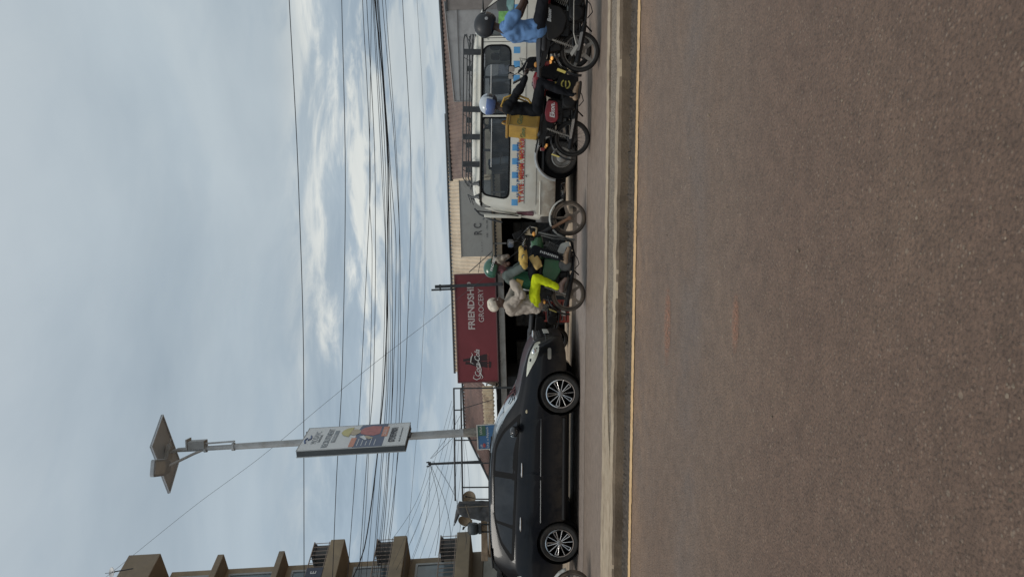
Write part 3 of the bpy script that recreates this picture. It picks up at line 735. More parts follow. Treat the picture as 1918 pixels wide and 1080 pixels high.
for a in (-.685, 0, .685): g.box((0, a, .022), (1.2, .03, .04))
g.build('panel_frame', M('panel_rail', (.44, .47, .50), .5, .1), o)
g = G(); g.box((0, 0, -.02), (1.22, 1.36, .006)); g.build('solar_cells', M('solar_cells', (.02, .03, .06), .15, var=.3, vs=6), o)
g = G(); g.tube([on(336), pc+Vector((.02, 0, -.05)), pc+Vector((0, 0, -.02))], .04, 10); g.box(pc+Vector((.03, .02, -.09)), (.34, .24, .10), (0, .1, .3)); g.build('panel_mount', galv, lamp)
# lamp arm and head
h0 = on(387); h1 = P(206, 312, 17.4); h2 = P(204, 292, 16.95)
g = G(); g.tube([h0, h0.lerp(h1, .3)+Vector((0, 0, .03)), h1], .032, 10); g.build('lamp_arm', galv, lamp, True)
g = G()
q = (h2-h1).normalized(); side = q.cross(Vector((0, 0, 1))).normalized(); upv = side.cross(q)
def hp(u, v, w): return h1+q*u+side*v+upv*w
pl = rounded([(-.12, -.12), (.12, -.19), (.62, -.19), (.62, .19), (.12, .19), (-.12, .12)], .06, 4)
g.prism(pl, -.05, .05, hp); g.build('lamp_head', M('lamp_housing', (.33, .36, .39), .5), lamp, bevel=.015)
g = G(); g.prism(rounded([(.16, -.14), (.58, -.14), (.58, .14), (.16, .14)], .04), -.058, -.05, hp); g.build('lamp_lens', M('lamp_lens', (.45, .47, .48), .2), lamp)

# two-sided advertising box clamped to the pole
P1, P2, P3, P4 = P(235.5, 554.5, 16.85), P(275.5, 581, 18.2), P(289, 769, 18.2), P(247.3, 758.5, 16.85)
P2 = P1+(P3-P4)                                      # a true parallelogram
adv = root('billboard', 'white advertising box with hard hat worker picture, clamped to the pole', 'billboard', (0, 0, 0))
ue = (P3-P4); wdt = ue.length; ue.normalize(); ve = (P1-P4); hgt = ve.length; ve.normalize(); ne = ue.cross(ve).normalized()   # towards the viewer's right
if ne.x < 0: ne = -ne
def A_(u, v, w=0): return P4+ue*(u*wdt)+ve*(v*hgt)+ne*w
g = G()
th = .15
g.add([A_(0, 0, 0), A_(1, 0, 0), A_(1, 1, 0), A_(0, 1, 0), A_(0, 0, -th), A_(1, 0, -th), A_(1, 1, -th), A_(0, 1, -th)], [(0, 1, 2, 3), (7, 6, 5, 4), (0, 4, 5, 1), (1, 5, 6, 2), (3, 2, 6, 7), (0, 3, 7, 4)])
advside = M('box_side', (.045, .055, .062), .6, var=.12, vs=4)
g.build('box', advside, adv)
def flat(name, poly, mat, w, parent=adv, hh=.003):
    g = G(); g.prism(poly, w, w+hh, lambda u, v, q_: A_(u, v, q_)); return g.build(name, mat, parent)
advw = M('advert_white', (.70, .73, .74), .35, var=.03, vs=2)
navy = M('advert_navy', (.085, .115, .20), .4, var=.15, vs=2); orange = M('advert_orange', (.62, .26, .17), .4); adred = M('advert_red', (.44, .13, .12), .4, var=.2, vs=9); adyel = M('advert_yellow', (.55, .50, .20), .4, var=.1); adgrey = M('advert_grey', (.22, .25, .28), .4); skin_p = M('advert_skin', (.50, .42, .30), .45, var=.15, vs=20)
flat('face', [(.005, .003), (.995, .003), (.995, .997), (.005, .997)], advw, .001)
flat('print_band', [(.0, .215), (1, .215), (1, .47), (.7, .50), (.0, .49)], navy, .005)
flat('print_label', [(.04, .48), (.42, .48), (.42, .53), (.04, .53)], orange, .009)
flat('print_label', [(.42, .195), (.86, .195), (.86, .25), (.42, .25)], orange, .009)
def blob(cx, cy, rx, ry, n=18, f=lambda a: 1): return [(cx+rx*math.cos(2*PI*i/n)*f(2*PI*i/n), cy+ry*math.sin(2*PI*i/n)*f(2*PI*i/n)) for i in range(n)]
flat('print_shirt', [(.54, .27), (.88, .27), (.93, .36), (.86, .44), (.72, .475), (.60, .46), (.52, .40), (.48, .33)], adred, .009)
flat('print_face', blob(.68, .52, .13, .055), skin_p, .012)
flat('print_helmet', [(.48, .565), (.9, .545), (.87, .60), (.78, .64), (.66, .65), (.55, .62)], adyel, .015)
flat('print_arm', [(.38, .32), (.49, .39), (.46, .42), (.32, .36)], skin_p, .012)
flat('print_collar', [(.45, .46), (.28, .39), (.33, .38), (.5, .42)], advw, .014)
flat('print_label', [(.28, .675), (.80, .675), (.80, .715), (.28, .715)], adgrey, .006)
for i in range(5): flat('print_line', [(.06, .45-i*.04), (.36-(i % 3)*.06, .45-i*.04), (.36-(i % 3)*.06, .456-i*.04), (.06, .456-i*.04)], advw, .010)
trot = Matrix((ue, ve, ne)).transposed().to_euler()
def adtext(s_, u, v, size, mat, w=.007, sx=1, bold=0, shear=0): return text('lettering', s_, mat, adv, A_(u, v, w), trot, size, .002, 'LEFT', shear, bold, sx)
adtext('MOSAVC', .26, .875, .19, adgrey, sx=1.0)
adtext('CONSULTING', .30, .832, .075, adgrey)
adtext('RECRUITMENT', .07, .755, .19, adgrey, bold=.005, sx=.90)
adtext('MANPOWER', .32, .695, .085, advw, w=.010, sx=.85)
adtext('0759599001', .16, .135, .21, M('advert_black', (.04, .045, .06), .5), bold=.008, sx=.86)
adtext('info at the office on the main street', .16, .065, .06, adgrey)
adtext('CALL US', .47, .222, .09, advw, w=.013)
g = G(); g.tube([A_(.30, .955, .008), A_(.42, .975, .008), A_(.52, .96, .008), A_(.42, .94, .008), A_(.5, .92, .008), A_(.62, .935, .008)], .022, 6); g.build('logo', M('advert_blue', (.1, .16, .32), .4), adv)
g = G()
for a, b in (((0, 0), (0, 1)), ((0, 0), (1, 0)), ((1, 0), (1, 1)), ((0, 1), (1, 1))):
    g.tube([A_(*a, -th), A_(*b, -th)], .014, 6); g.tube([A_(*a, .0), A_(*b, .0)], .012, 6)
g.build('edge_trim', M('box_trim', (.40, .42, .43), .5, .3), adv)
g = G()
for V in (575, 752): q_ = on(V); g.lathe([(.09, -.03), (.115, -.03), (.115, .03), (.09, .03)], q_, dirp, 12); g.box(q_+Vector((.14, .0, 0)), (.22, .06, .05))
g.tube([A_(.42, -.02, -.05), A_(.60, -.02, -.05)], .03, 6); g.build('clamp', steel_dk, adv)

# small blue and green sign further down the pole
ss = root('pole_sign', 'small blue and green sign in a white frame on the pole, behind the windscreen', 'sign', P(263, 911, 17.7), (0, -.06, .22))
g = G(); g.bx((-.285, -.02, -.24), (.27, .02, .21)); g.build('board', M('sign_blue', (.055, .16, .33), .45, var=.2, vs=4), ss)
g = G(); g.bx((.02, -.028, .01), (.25, -.02, .19)); g.build('green_field', M('sign_green', (.06, .14, .09), .5), ss)
g = G()
for a, b in (((-.30, -.035, .20), (.285, .03, .225)), ((-.30, -.035, -.255), (.285, .03, -.235)), ((-.30, -.034, -.235), (-.28, .03, .20)), ((.262, -.034, -.235), (.285, .03, .20))): g.bx(a, b)
g.build('frame', M('sign_white_frame', (.62, .60, .54), .6), ss)
text('lettering', 'LOLA', white_p, ss, (.06, -.031, .12), FR, .075, .002)
text('lettering', 'UNI. n Polytech', white_p, ss, (-.26, -.024, -.03), FR, .075, .002)
text('lettering', '.. Services', M('sign_lightblue', (.3, .5, .65), .5), ss, (-.25, -.024, -.12), FR, .055, .002)
text('lettering', 'UP', white_p, ss, (-.26, -.024, .12), FR, .07, .002)
g = G(); g.ell((-.20, -.024, .06), (.05, .006, .035)); g.build('emblem', M('emblem_red', (.4, .08, .08), .5), ss)

# ------------------------------------------------------------------ overhead wires
wire_m = M('black_cable', (.022, .022, .024), .6)
thin_m = M('weathered_wire', (.10, .10, .105), .6)
def wire(name, pts, Y, r_, label, group=None, mat=None):
    """pts: (V, U) positions along the line; a smooth curve through them at distance Y (or Y0..Y1)"""
    us = sorted((u, v) for v, u in pts); tab = us
    q = []; u0, u1 = tab[0][0], tab[-1][0]
    for i in range(41):
        u = u0+(u1-u0)*i/40; y = Y[0]+(Y[1]-Y[0])*i/40 if isinstance(Y, tuple) else Y
        q.append(P(u, smooth_tab(tab, u), y))
    a = q[0]-q[1]; q.insert(0, q[0]+a*8); b = q[-1]-q[-2]; q.append(q[-1]+b*8)
    g = G(); g.tube(q, r_*1.2, 6); tag(g.build(name, mat or wire_m), label, 'cable', group)
YW = (20.2, 18.8)
wire('power_line', [(569.5, 0), (568.7, 380), (559, 740), (541.7, 1080)], YW, .0085, 'single black cable crossing the sky highest, over the advertising box', 'overhead lines')
wire('power_line', [(624, 30), (630, 178), (641.5, 400), (646.8, 740), (640, 1080)], YW, .0078, 'black cable second from the top, crossing the middle of the advertising box', 'overhead lines')
bund = 'thin black cable, one of the crowded bundle above the shop roofs'
gb = 'crowded bundle of cables'
for pts, r_ in (([(651, 0), (672, 290), (677, 380), (688, 607), (693.6, 740), (679, 1080)], .0068),
                ([(672, 0), (687, 220), (700, 380), (703.3, 607), (702.7, 740), (686.7, 1080)], .0068),
                ([(676, 0), (690, 220), (694, 400), (697, 607), (692, 720), (695.7, 1080)], .0055),
                ([(707, 0), (725, 190), (737, 380), (742, 607), (733, 740), (707, 1080)], .0065),
                ([(720, 0), (738, 140), (750, 380), (750, 573), (743, 747), (716, 1080)], .006),
                ([(712, 0), (730, 140), (745, 380), (748, 640), (746, 720), (722, 1080)], .005),
                ([(700, 0), (715, 190), (727, 380), (726, 607), (723, 740), (704, 1080)], .006),
                ([(697, 0), (712, 190), (724, 380), (723, 607), (719, 740), (700, 1080)], .006),
                ([(686, 0), (703, 190), (717, 380), (722, 607), (716, 740), (698, 1080)], .0055),
                ([(712, 0), (727, 190), (735, 380), (734, 607), (730, 740), (709, 1080)], .007),
                ([(704, 0), (722, 190), (731, 380), (730, 607), (727, 740), (706, 1080)], .005)):
    wire('power_line', pts, YW, r_, bund, gb)
wire('power_line', [(661, 0), (681, 48), (699, 163), (713, 289), (720.5, 380), (726, 540), (727, 747), (720, 893), (702, 1080)], YW, .0135, 'thickest black cable sagging through the middle of the cable bundle', 'overhead lines')
wire('power_line', [(718, 0), (727, 67), (746, 233), (759.5, 380), (770, 740), (754, 1080)], YW, .0065, 'lone black cable just below the crowded bundle', 'overhead lines')
wire('power_line', [(755, 0), (763, 67), (776, 215), (789, 380), (796, 580), (796, 720), (793, 867), (781, 1080)], (21, 20), .0035, 'faint thin wire running lowest across the sky above the shop roofs', 'overhead lines', thin_m)
wire('guy_wire', [(258, 48), (368, 136), (490, 226), (600, 318), (700, 399), (800, 476), (856, 520)], (21.8, 20.5), .0042, 'thin grey stay wire slanting down from the flats to the red shop sign', None, thin_m)
# little wooden pole with its fan of service wires
up = root('utility_pole', 'slim dark utility pole top with service wires fanning out, above the rusty roof', 'utility pole', P(215, 880, 22.0), (0, -.04, 0))
g = G(); g.tube([(0, 0, -1.9), (0, 0, 1.22)], [.05, .032], 10); g.build('pole', steel_dk, up, True)
g = G(); g.bx((-.05, -.03, 1.14), (.06, .03, 1.2)); g.cap((-.07, 0, 1.2), (-.07, 0, 1.26), .02); g.cap((.05, 0, 1.2), (.05, 0, 1.26), .02); g.build('insulator', steel_dk, up)
tp = P(217, 803, 22.0)
lab = 'thin service wire fanning from the slim utility pole towards the flats'
for i, (V, U, r_) in enumerate(((726, 60, .005), (768, 20, .005), (815, 40, .0065), (845, 25, .0065), (700, 10, .004), (875, 60, .004), (862, 90, .004))):
    e = P(U, V+40 if i == 4 else V, 20.5 if i % 2 else 22.5); g = G(); n = 12
    st = tp if i < 4 else P(217, 806+i, 22.0)
    g.tube([st.lerp(e, t/n)+Vector((0, 0, -.22*math.sin(PI*t/n)))for t in range(n+1)], r_, 5)
    tag(g.build('service_wire', wire_m), lab, 'wire', 'service wires from the slim pole')
for i in range(9):
    a = P(330-i*9, 846+i*3, 24); b = P(22+i*3.5, 735+i*17, 22.4); g = G()
    g.tube([a.lerp(b, t/10)+Vector((0, 0, -.15*math.sin(PI*t/10))) for t in range(11)], .0045, 5)
    tag(g.build('service_wire', thin_m), 'thin wire slanting behind the scaffold bars towards the flats', 'wire', 'slanting wires behind the scaffold')
for (Ua, Va, Ub, Vb) in ((222, 806, 302, 862), (222, 808, 286, 868)):
    a = P(Ua, Va, 22); b = P(Ub, Vb, 22.4); g = G(); g.tube([a.lerp(b, t/10)+Vector((0, 0, -.06*math.sin(PI*t/10))) for t in range(11)], .006, 5)
    tag(g.build('service_wire', wire_m), 'short wire from the slim utility pole down to the rusty roof', 'wire', 'short drops from the slim pole')
# ------------------------------------------------------------------ dark crossover car
tyre_m = M('dusty_tyre', (.018, .017, .016), .85, var=.3, vs=10, bump=.3, bs=60, dirt=(.05, .038, .028), dirt_amt=.5, dirt_s=5)
blackp = M('black_plastic', (.010, .010, .011), .6, var=.2, vs=10, spec=.25, dirt=(.03, .025, .02), dirt_amt=.25, dirt_s=5)
chrome = M('chrome', (.72, .72, .72), .18, 1, var=.05)
paint = M('black_car_paint', (.006, .007, .010), .32, 0, var=.12, vs=2, coat=.28, spec=.2, dirt=(.020, .018, .016), dirt_amt=.20, dirt_s=2.5, low=(.62, .25, (.075, .058, .042), .55))
autog = glass_mat('tinted_glass', (.13, .15, .155), .05)
wsg = glass_mat('windscreen_glass', (.35, .40, .40), .14)
lampg = M('headlamp_lens', (.62, .62, .52), .12, .1, var=.25, vs=14, coat=.8)
redl = M('red_lens', (.20, .018, .022), .2, var=.25, vs=12, coat=.6)

def wheel(parent, c, R_, w, side, style, rim_r, tm=tyre_m, rmat=None):
    """tyre (part) with its rim and hub (sub-parts); the wheel axis runs across the vehicle"""
    h = w/2
    g = G(); g.lathe([(rim_r, -h*.8), (rim_r+.02, -h*.95), (R_-.03, -h), (R_-.008, -h*.8), (R_, -h*.45), (R_, h*.45), (R_-.008, h*.8), (R_-.03, h), (rim_r+.02, h*.95), (rim_r, h*.8)], c, (0, 1, 0), 40, closed=True)
    t = g.build('wheel_tyre', tm, parent, True)
    s_ = side; y = c[1]+s_*h*.86
    g = G()
    if style == 'car':
        g.lathe([(rim_r+.006, -.01), (rim_r+.004, .012), (rim_r-.012, .014), (rim_r-.02, -.03), (rim_r-.03, -.10)], (c[0], y, c[2]), (0, s_, 0), 40)
        for k in range(5):
            a = PI/2+k*2*PI/5+.1
            for off in (-.16, .16):
                pa = a+off*.55; pb = a+off*.85
                g.tube([(c[0]+math.cos(pa)*.05, y-.006*s_, c[2]+math.sin(pa)*.05), (c[0]+math.cos(pb)*(rim_r-.03), y, c[2]+math.sin(pb)*(rim_r-.03))], .0058, 6)
            g.tube([(c[0]+math.cos(a+t_*.136)*(rim_r-.03), y, c[2]+math.sin(a+t_*.136)*(rim_r-.03)) for t_ in (-1, -.5, 0, .5, 1)], .0065, 6)
            m_ = a+PI/5
            g.tube([(c[0]+math.cos(m_)*.05, y-.006*s_, c[2]+math.sin(m_)*.05), (c[0]+math.cos(m_)*(rim_r-.01), y, c[2]+math.sin(m_)*(rim_r-.01))], .0055, 6)
        r1 = g.build('rim', rmat or chrome, t, True)
        g = G(); yy = y-.035*s_
        for k in range(10):
            a = PI/2+.1+k*PI/5; ww = .034 if k % 2 == 0 else .014
            ca, sa = math.cos(a), math.sin(a); q = []
            for rr in (.03, rim_r-.015):
                for sg in (-1, 1): q.append((c[0]+ca*rr-sa*ww*sg*(.7 if rr < .1 else 1), yy+.02*s_, c[2]+sa*rr+ca*ww*sg*(.7 if rr < .1 else 1)))
            q2 = [(p[0], p[1]-.04*s_, p[2]) for p in q]
            g.add(q+q2, [(0, 1, 3, 2), (4, 6, 7, 5), (0, 2, 6, 4), (1, 5, 7, 3), (2, 3, 7, 6)])
        g.lathe([(.16, -.12), (.16, -.105), (.001, -.10)], (c[0], y, c[2]), (0, s_, 0), 24)
        g.build('spokes', blackp, t)
        g = G(); g.lathe([(.05, -.02), (.048, .004), (.03, .012), (.001, .013)], (c[0], y, c[2]), (0, s_, 0), 16); g.build('hub_cap', M('hub_grey', (.3, .3, .3), .35, .6), t, True)
    else:
        g.lathe([(rim_r+.004, .0), (rim_r-.015, .008), (rim_r-.03, -.03), (rim_r*.55, -.035), (rim_r*.5, .0), (rim_r*.3, .02), (.001, .022)], (c[0], y, c[2]), (0, s_, 0), 32)
        g.build('rim', rmat or chrome, t, True)
    return t

ZT = [(-2.36, .60), (-2.33, .80), (-2.28, 1.02), (-2.20, 1.20), (-2.08, 1.37), (-1.86, 1.555), (-1.55, 1.600), (-1.0, 1.628), (-.35, 1.635), (.2, 1.60), (.52, 1.525), (.9, 1.345), (1.27, 1.125), (1.42, 1.085), (1.7, 1.035), (2.0, .955), (2.18, .875), (2.29, .78), (2.34, .62), (2.36, .50)]
def c_w(x):
    w = .90
    if x > 1.55: w -= .36*((x-1.55)/.81)**2.3
    if x < -1.6: w -= .20*((-1.6-x)/.76)**2.2
    return w
def c_zb(x): return lerp_tab([(-2.36, .36), (-2.0, .30), (-1.4, .24), (1.4, .22), (2.1, .24), (2.36, .30)], x)
def c_belt(x):
    b = lerp_tab([(-2.36, .74), (-2.2, 1.05), (-1.9, 1.16), (-1.2, 1.165), (0, 1.135), (.9, 1.075), (1.4, 1.0), (2.0, .90), (2.2, .78), (2.36, .46)], x)
    return min(b, smooth_tab(ZT, x)-.05)
def c_prof(x):
    w, zb, zt, bt = c_w(x), c_zb(x), smooth_tab(ZT, x), c_belt(x)
    hgt = bt-zb; gh = zt-bt; gfac = max(0, min(1, (gh-.08)/.30))
    yr = w*(.88*(1-gfac)+.665*gfac)
    q = [(0, zb), (w*.55, zb), (w*.90, zb+.012), (w*.965, zb+.07*min(1, hgt/.6)), (w*.985, zb+hgt*.22), (w*.992, zb+hgt*.40), (w*1.0, zb+hgt*.56), (w*1.0, zb+hgt*.72), (w*.985, zb+hgt*.86), (w*.958, zb+hgt*.96), (w*.935, bt)]
    y0 = w*.92
    for t in (.12, .3, .5, .7, .86): q.append((y0+(yr-y0)*t**1.12, bt+(gh*.93)*t))
    q += [(yr*.985, zt-gh*.045-.004), (yr*.94, zt-.016), (yr*.80, zt-.006), (yr*.5, zt-.001), (0, zt)]
    return q
def side_y(prof, x, z):
    q = prof(x)
    for (y0, z0), (y1, z1) in zip(q[3:], q[4:]):
        if z0 <= z <= z1 and z1 > z0: return y0+(y1-y0)*(z-z0)/(z1-z0)
    return q[3][0] if z < q[3][1] else q[-1][0]
def top_z(prof, x, y):
    q = prof(x)[::-1]
    for (y0, z0), (y1, z1) in zip(q, q[1:]):
        if y0 <= abs(y) <= y1: return z0+(z1-z0)*(abs(y)-y0)/max(1e-6, y1-y0)
    return q[4][1]
def loft(prof, xs):
    g = G(); rows = [prof(x) for x in xs]; n = len(rows[0]); vs = []; 
    for x, q in zip(xs, rows):
        for y, z in q: vs.append((x, -y, z))
        for y, z in q[-2:0:-1]: vs.append((x, y, z))
    k = 2*n-2
    fs = [(i*k+j, i*k+(j+1) % k, (i+1)*k+(j+1) % k, (i+1)*k+j) for i in range(len(xs)-1) for j in range(k)]
    fs += [tuple(range(k)), tuple(range((len(xs)-1)*k, len(xs)*k))[::-1]]
    g.add(vs, fs); return g
def cut(o, cutter):
    md = o.modifiers.new('arch', 'BOOLEAN'); md.operation = 'DIFFERENCE'; md.solver = 'EXACT'; md.object = cutter
    dg = bpy.context.evaluated_depsgraph_get(); dg.update()
    me = bpy.data.meshes.new_from_object(o.evaluated_get(dg)); o.modifiers.remove(md)
    old = o.data; o.data = me; bpy.data.meshes.remove(old); me.name = o.name
    cm = cutter.data; bpy.data.objects.remove(cutter); bpy.data.meshes.remove(cm)
    try: me.set_sharp_from_angle(angle=R(38))
    except Exception: pass

ca = (-1.87+.05, 13.36); cb_ = (-4.61, 13.53)
cyaw = math.atan2(13.34-13.56, 2.745)
cmid = Vector((-3.24, 13.44, 0)); perp = Vector((-math.sin(cyaw), math.cos(cyaw), 0))
car = root('car', 'dark black crossover car with chrome rimmed spoked wheels, parked at the left', 'car', cmid+perp*.86, (0, 0, cyaw))
xs = [-2.36, -2.34, -2.30, -2.24, -2.16, -2.06, -1.95, -1.82, -1.68, -1.5, -1.3, -1.1, -.9, -.6, -.3, 0, .2, .4, .55, .7, .85, 1.0, 1.12, 1.22, 1.3, 1.4, 1.55, 1.7, 1.85, 1.98, 2.08, 2.16, 2.22, 2.27, 2.31, 2.34, 2.36]
body = loft(c_prof, xs).build('body', paint, car, True)
g = G()
for x in (-1.3725, 1.3725):
    for s_ in (-1, 1): g.lathe([(.001, 0), (.405, 0), (.405, .5), (.001, .5)], (x, s_*.62, .365), (0, s_, 0), 40)
cu_ = g.build('cutter', None, None); cu_.location = car.location; cu_.rotation_euler = car.rotation_euler
bpy.context.view_layer.update(); cut(body, cu_)
WR, RR = .358, .256
for x in (1.3725, -1.3725):
    for s_ in (-1, 1): 
        wheel(car, (x, s_*.775, WR), WR, .235, s_, 'car', RR)
    for s_ in (-1, 1):
        g = G(); g.lathe([(.403, .0), (.403, .24)], (x, s_*.63, .365), (0, s_, 0), 36); g.lathe([(.40, .02), (.001, .02)], (x, s_*.62, .365), (0, s_, 0), 30); g.build('wheel_liner', blackp, car)
def cs(sgn, off): return lambda u, v: (u, sgn*(side_y(c_prof, u, v)+off), v)
rubber = M('black_rubber', (.008, .008, .009), .7, spec=.15)
fwin = rounded([(.86, 1.125), (-.10, 1.17), (-.10, 1.525), (.30, 1.50), (.60, 1.365)], [.03, .02, .03, .12, .1])
rwin = rounded([(-.21, 1.175), (-1.06, 1.205), (-1.02, 1.50), (-.9, 1.525), (-.21, 1.535)], [.02, .03, .03, .05, .03])
qwin = rounded([(-1.13, 1.21), (-1.62, 1.225), (-1.40, 1.405), (-1.07, 1.50)], [.02, .05, .06, .02])
fd = rounded([(1.0, .33), (-.15, .31), (-.15, 1.16), (.98, 1.085)], [.12, .05, .02, .02])
rd = rounded([(-.165, .31), (-.93, .31), (-.99, .52), (-1.22, .82), (-1.27, 1.0), (-1.20, 1.19), (-.165, 1.165)], [.05, .08, .1, .1, .05, .03, .02])
for sgn in (-1, 1):
    surround = rounded([(1.0, 1.065), (.86, 1.085), (-.15, 1.135), (-1.1, 1.165), (-1.72, 1.185), (-1.74, 1.235), (-1.46, 1.435), (-1.05, 1.545), (-.15, 1.565), (.34, 1.533), (.66, 1.385), (.98, 1.10)], [.02, .05, .05, .05, .03, .03, .12, .2, .2, .2, .2, .02])
    w_ = panel(surround, cs(sgn, .0085), (), .12).build('window_frame', rubber, car, True)
    for wname, pl in (('window', fwin), ('window', rwin), ('window', qwin)):
        panel(pl, cs(sgn, .012), (), .12).build('window_pane', M('dark_tint', (.016, .020, .026), .10, var=.35, vs=2.2, spec=.45, dirt=(.05, .055, .06), dirt_amt=.5, dirt_s=1.3), w_, True)
    for pl in (fd, rd):
        d_ = panel(pl, cs(sgn, .006), (), .10).build('door', paint, car, True)
        hx = -.02 if pl is fd else -1.02
        g = G(); pts = [(hx-.13, .0), (hx-.07, .035), (hx+.07, .035), (hx+.13, .0)]
        zc = 1.045 if pl is fd else 1.065
        q = [(x, sgn*(side_y(c_prof, x, zc)+.008+dy_), zc) for x, dy_ in pts]
        g.tube(q, [.010, .016, .016, .010], 8); g.build('handle', chrome, d_, True)
        g = G(); g.ell((hx, sgn*(side_y(c_prof, hx, zc)+.006), zc), (.085, .004, .036)); g.build('handle_cup', rubber, d_, True)
        g = G(); x0, x1 = (.93, -.12) if pl is fd else (-.19, -.98)
        q = [(x0+(x1-x0)*i/8, sgn*(side_y(c_prof, x0+(x1-x0)*i/8, .70)+.012), .70) for i in range(9)]
        g.tube(q, .013, 6); g.build('side_moulding', M('satin_trim', (.05, .053, .058), .3, .4), d_, True)
    # wing mirror
    g = G(); ym = sgn*(side_y(c_prof, .74, 1.14)); g.ell((.72, ym+sgn*.16, 1.18), (.085, .125, .085)); g.tube([(.76, ym, 1.12), (.75, ym+sgn*.10, 1.14)], .03, 8); mr = g.build('mirror', M('mirror_shell', (.016, .017, .02), .3, coat=.6), car, True)
    g = G(); g.ell((.638, ym+sgn*.165, 1.185), (.012, .10, .065)); g.build('mirror_glass', M('mirror_glass', (.7, .74, .76), .05, .9), mr, True)
    # headlamp, fog lamp, indicator
    hl = rounded([(1.66, .965), (2.03, .765), (2.27, .70), (2.24, .80), (2.06, .905), (1.85, .955)], [.02, .1, .03, .03, .1, .1])
    panel(hl, cs(sgn, .006), (), .06).build('headlight', lampg, car, True)
    g = G(); g.ell((2.10, sgn*(side_y(c_prof, 2.10, .82)+.004), .82), (.06, .02, .045)); g.build('lamp_bulb', chrome, car, True)
    fl = rounded([(1.98, .52), (2.17, .515), (2.17, .58), (1.98, .585)], .03)
    panel(fl, cs(sgn, .006), (), .05).build('fog_lamp', M('fog_lens', (.40, .39, .35), .2, .3), car, True)
    g = G(); g.ell((1.05, sgn*(side_y(c_prof, 1.05, .96)+.004), .96), (.035, .008, .018)); g.build('indicator', M('amber_lens', (.55, .48, .32), .3), car, True)
    tl = rounded([(-2.05, 1.13), (-2.27, 1.06), (-2.31, .90), (-2.14, .94), (-2.0, 1.06)], .03)
    panel(tl, cs(sgn, .006), (), .06).build('tail_lamp', M('pale_tail_lens', (.46, .47, .45), .15, .2, var=.2, vs=14, coat=.7), car, True)
    # sill and lower cladding
    q = [(x, sgn*(side_y(c_prof, x, .29)+.006), .285) for x in [-.93+i*.1865 for i in range(11)]]
    g = G(); g.tube(q, .035, 8); g.build('sill', blackp, car, True)
    # roof rail and gutters
    q = [(x, sgn*(c_prof(x)[16][0]*.93), c_prof(x)[16][1]+.030) for x in [-1.5+i*.17 for i in range(11)]]
    g = G(); g.tube(q, .012, 6); g.build('roof_rail', blackp, car, True)
    # panel gap bonnet to wing
    q = [(x, sgn*(c_prof(x)[11][0]*.93), top_z(c_prof, x, c_prof(x)[11][0]*.93)+.001) for x in [1.30+i*.09 for i in range(10)]]
    g = G(); g.tube(q, .005, 5); g.build('bonnet_gap', rubber, car)
def ctop(off, k): return lambda u, v: (u, v*k(u), top_z(c_prof, u, v*k(u))+off)
g = G(); g.grid(lambda i, j: (.57+(1.25-.57)*i, (j*2-1)*(.60+.10*i), top_z(c_prof, .57+(1.25-.57)*i, (j*2-1)*(.60+.10*i))+.006), 14, 16); g.build('windscreen', M('windscreen_dark', (.10, .115, .12), .06, var=.1, spec=.9, coat=1), car, True)
g = G(); g.grid(lambda i, j: (-2.22+.40*i, (j*2-1)*(.62-.04*i), top_z(c_prof, -2.22+.40*i, (j*2-1)*(.62-.04*i))+.006), 10, 12); g.build('rear_window', M('dark_tint'), car, True)
g = G()
for s_ in (-1, 1): g.tube([(1.20, s_*.15, 1.195), (1.05, s_*.35+.1, 1.275)], .008, 5); g.tube([(1.26, .1*s_+.12, 1.15), (1.16, s_*.42, 1.21)], .008, 5)
g.build('wiper', rubber, car)
g = G(); g.add([(-1.60, -.62, 1.615), (-1.60, .62, 1.615), (-1.99, .58, 1.575), (-1.99, -.58, 1.575), (-1.62, -.62, 1.585), (-1.62, .62, 1.585), (-1.97, .58, 1.545), (-1.97, -.58, 1.545)], [(0, 1, 2, 3), (7, 6, 5, 4), (0, 4, 5, 1), (1, 5, 6, 2), (2, 6, 7, 3), (3, 7, 4, 0)]); g.build('spoiler', paint, car, bevel=.012)
# nose: grille, badge bar, bumper opening, plate
def nose(y, z, off=.0):
    x = 2.36
    while x > 1.6 and side_y(c_prof, x, z) < abs(y): x -= .005
    return x+off
def nosepanel(pl, off, nm, mat, parent=car, st=.08): return panel(pl, lambda u, v: (nose(u, v, off), u, v), (), st).build(nm, mat, parent, True)
gr_ = nosepanel(rounded([(-.40, .66), (.40, .66), (.46, .80), (-.46, .80)], .04), .006, 'grille', M('grille_dark', (.012, .012, .013), .4))
g = G(); 
for z in (.69, .725, .76): g.tube([(nose(y, z, .016), y, z) for y in [-.42+i*.084 for i in range(11)]], .007, 6)
g.build('grille_bar', M('grille_bar', (.12, .12, .12), .3, .7), gr_, True)
g = G(); g.tube([(nose(y, .815, .014), y, .815) for y in [-.48+i*.08 for i in range(13)]], .017, 8); g.build('chrome_bar', chrome, car, True)
nosepanel(rounded([(-.50, .34), (.50, .34), (.54, .50), (-.54, .50)], .05), .006, 'air_intake', M('grille_dark'))
g = G(); x = nose(0, .57, .02); g.bx((x-.012, -.26, .525), (x, .26, .63)); g.build('number_plate', M('plate_white', (.6, .6, .55), .5), car, bevel=.005)
g = G(); g.tube([(nose(y, .60, .012), y, .60) for y in [-.62+i*.1033 for i in range(13)]], .012, 6); g.build('bumper_line', M('satin_trim'), car, True)
g = G(); g.bx((-1.0, -.6, .17), (1.0, .6, .235)); g.tube([(-1.3725, -.75, .35), (-1.3725, .75, .35)], .05); g.tube([(1.3725, -.75, .35), (1.3725, .75, .35)], .05); g.build('underbody', blackp, car)
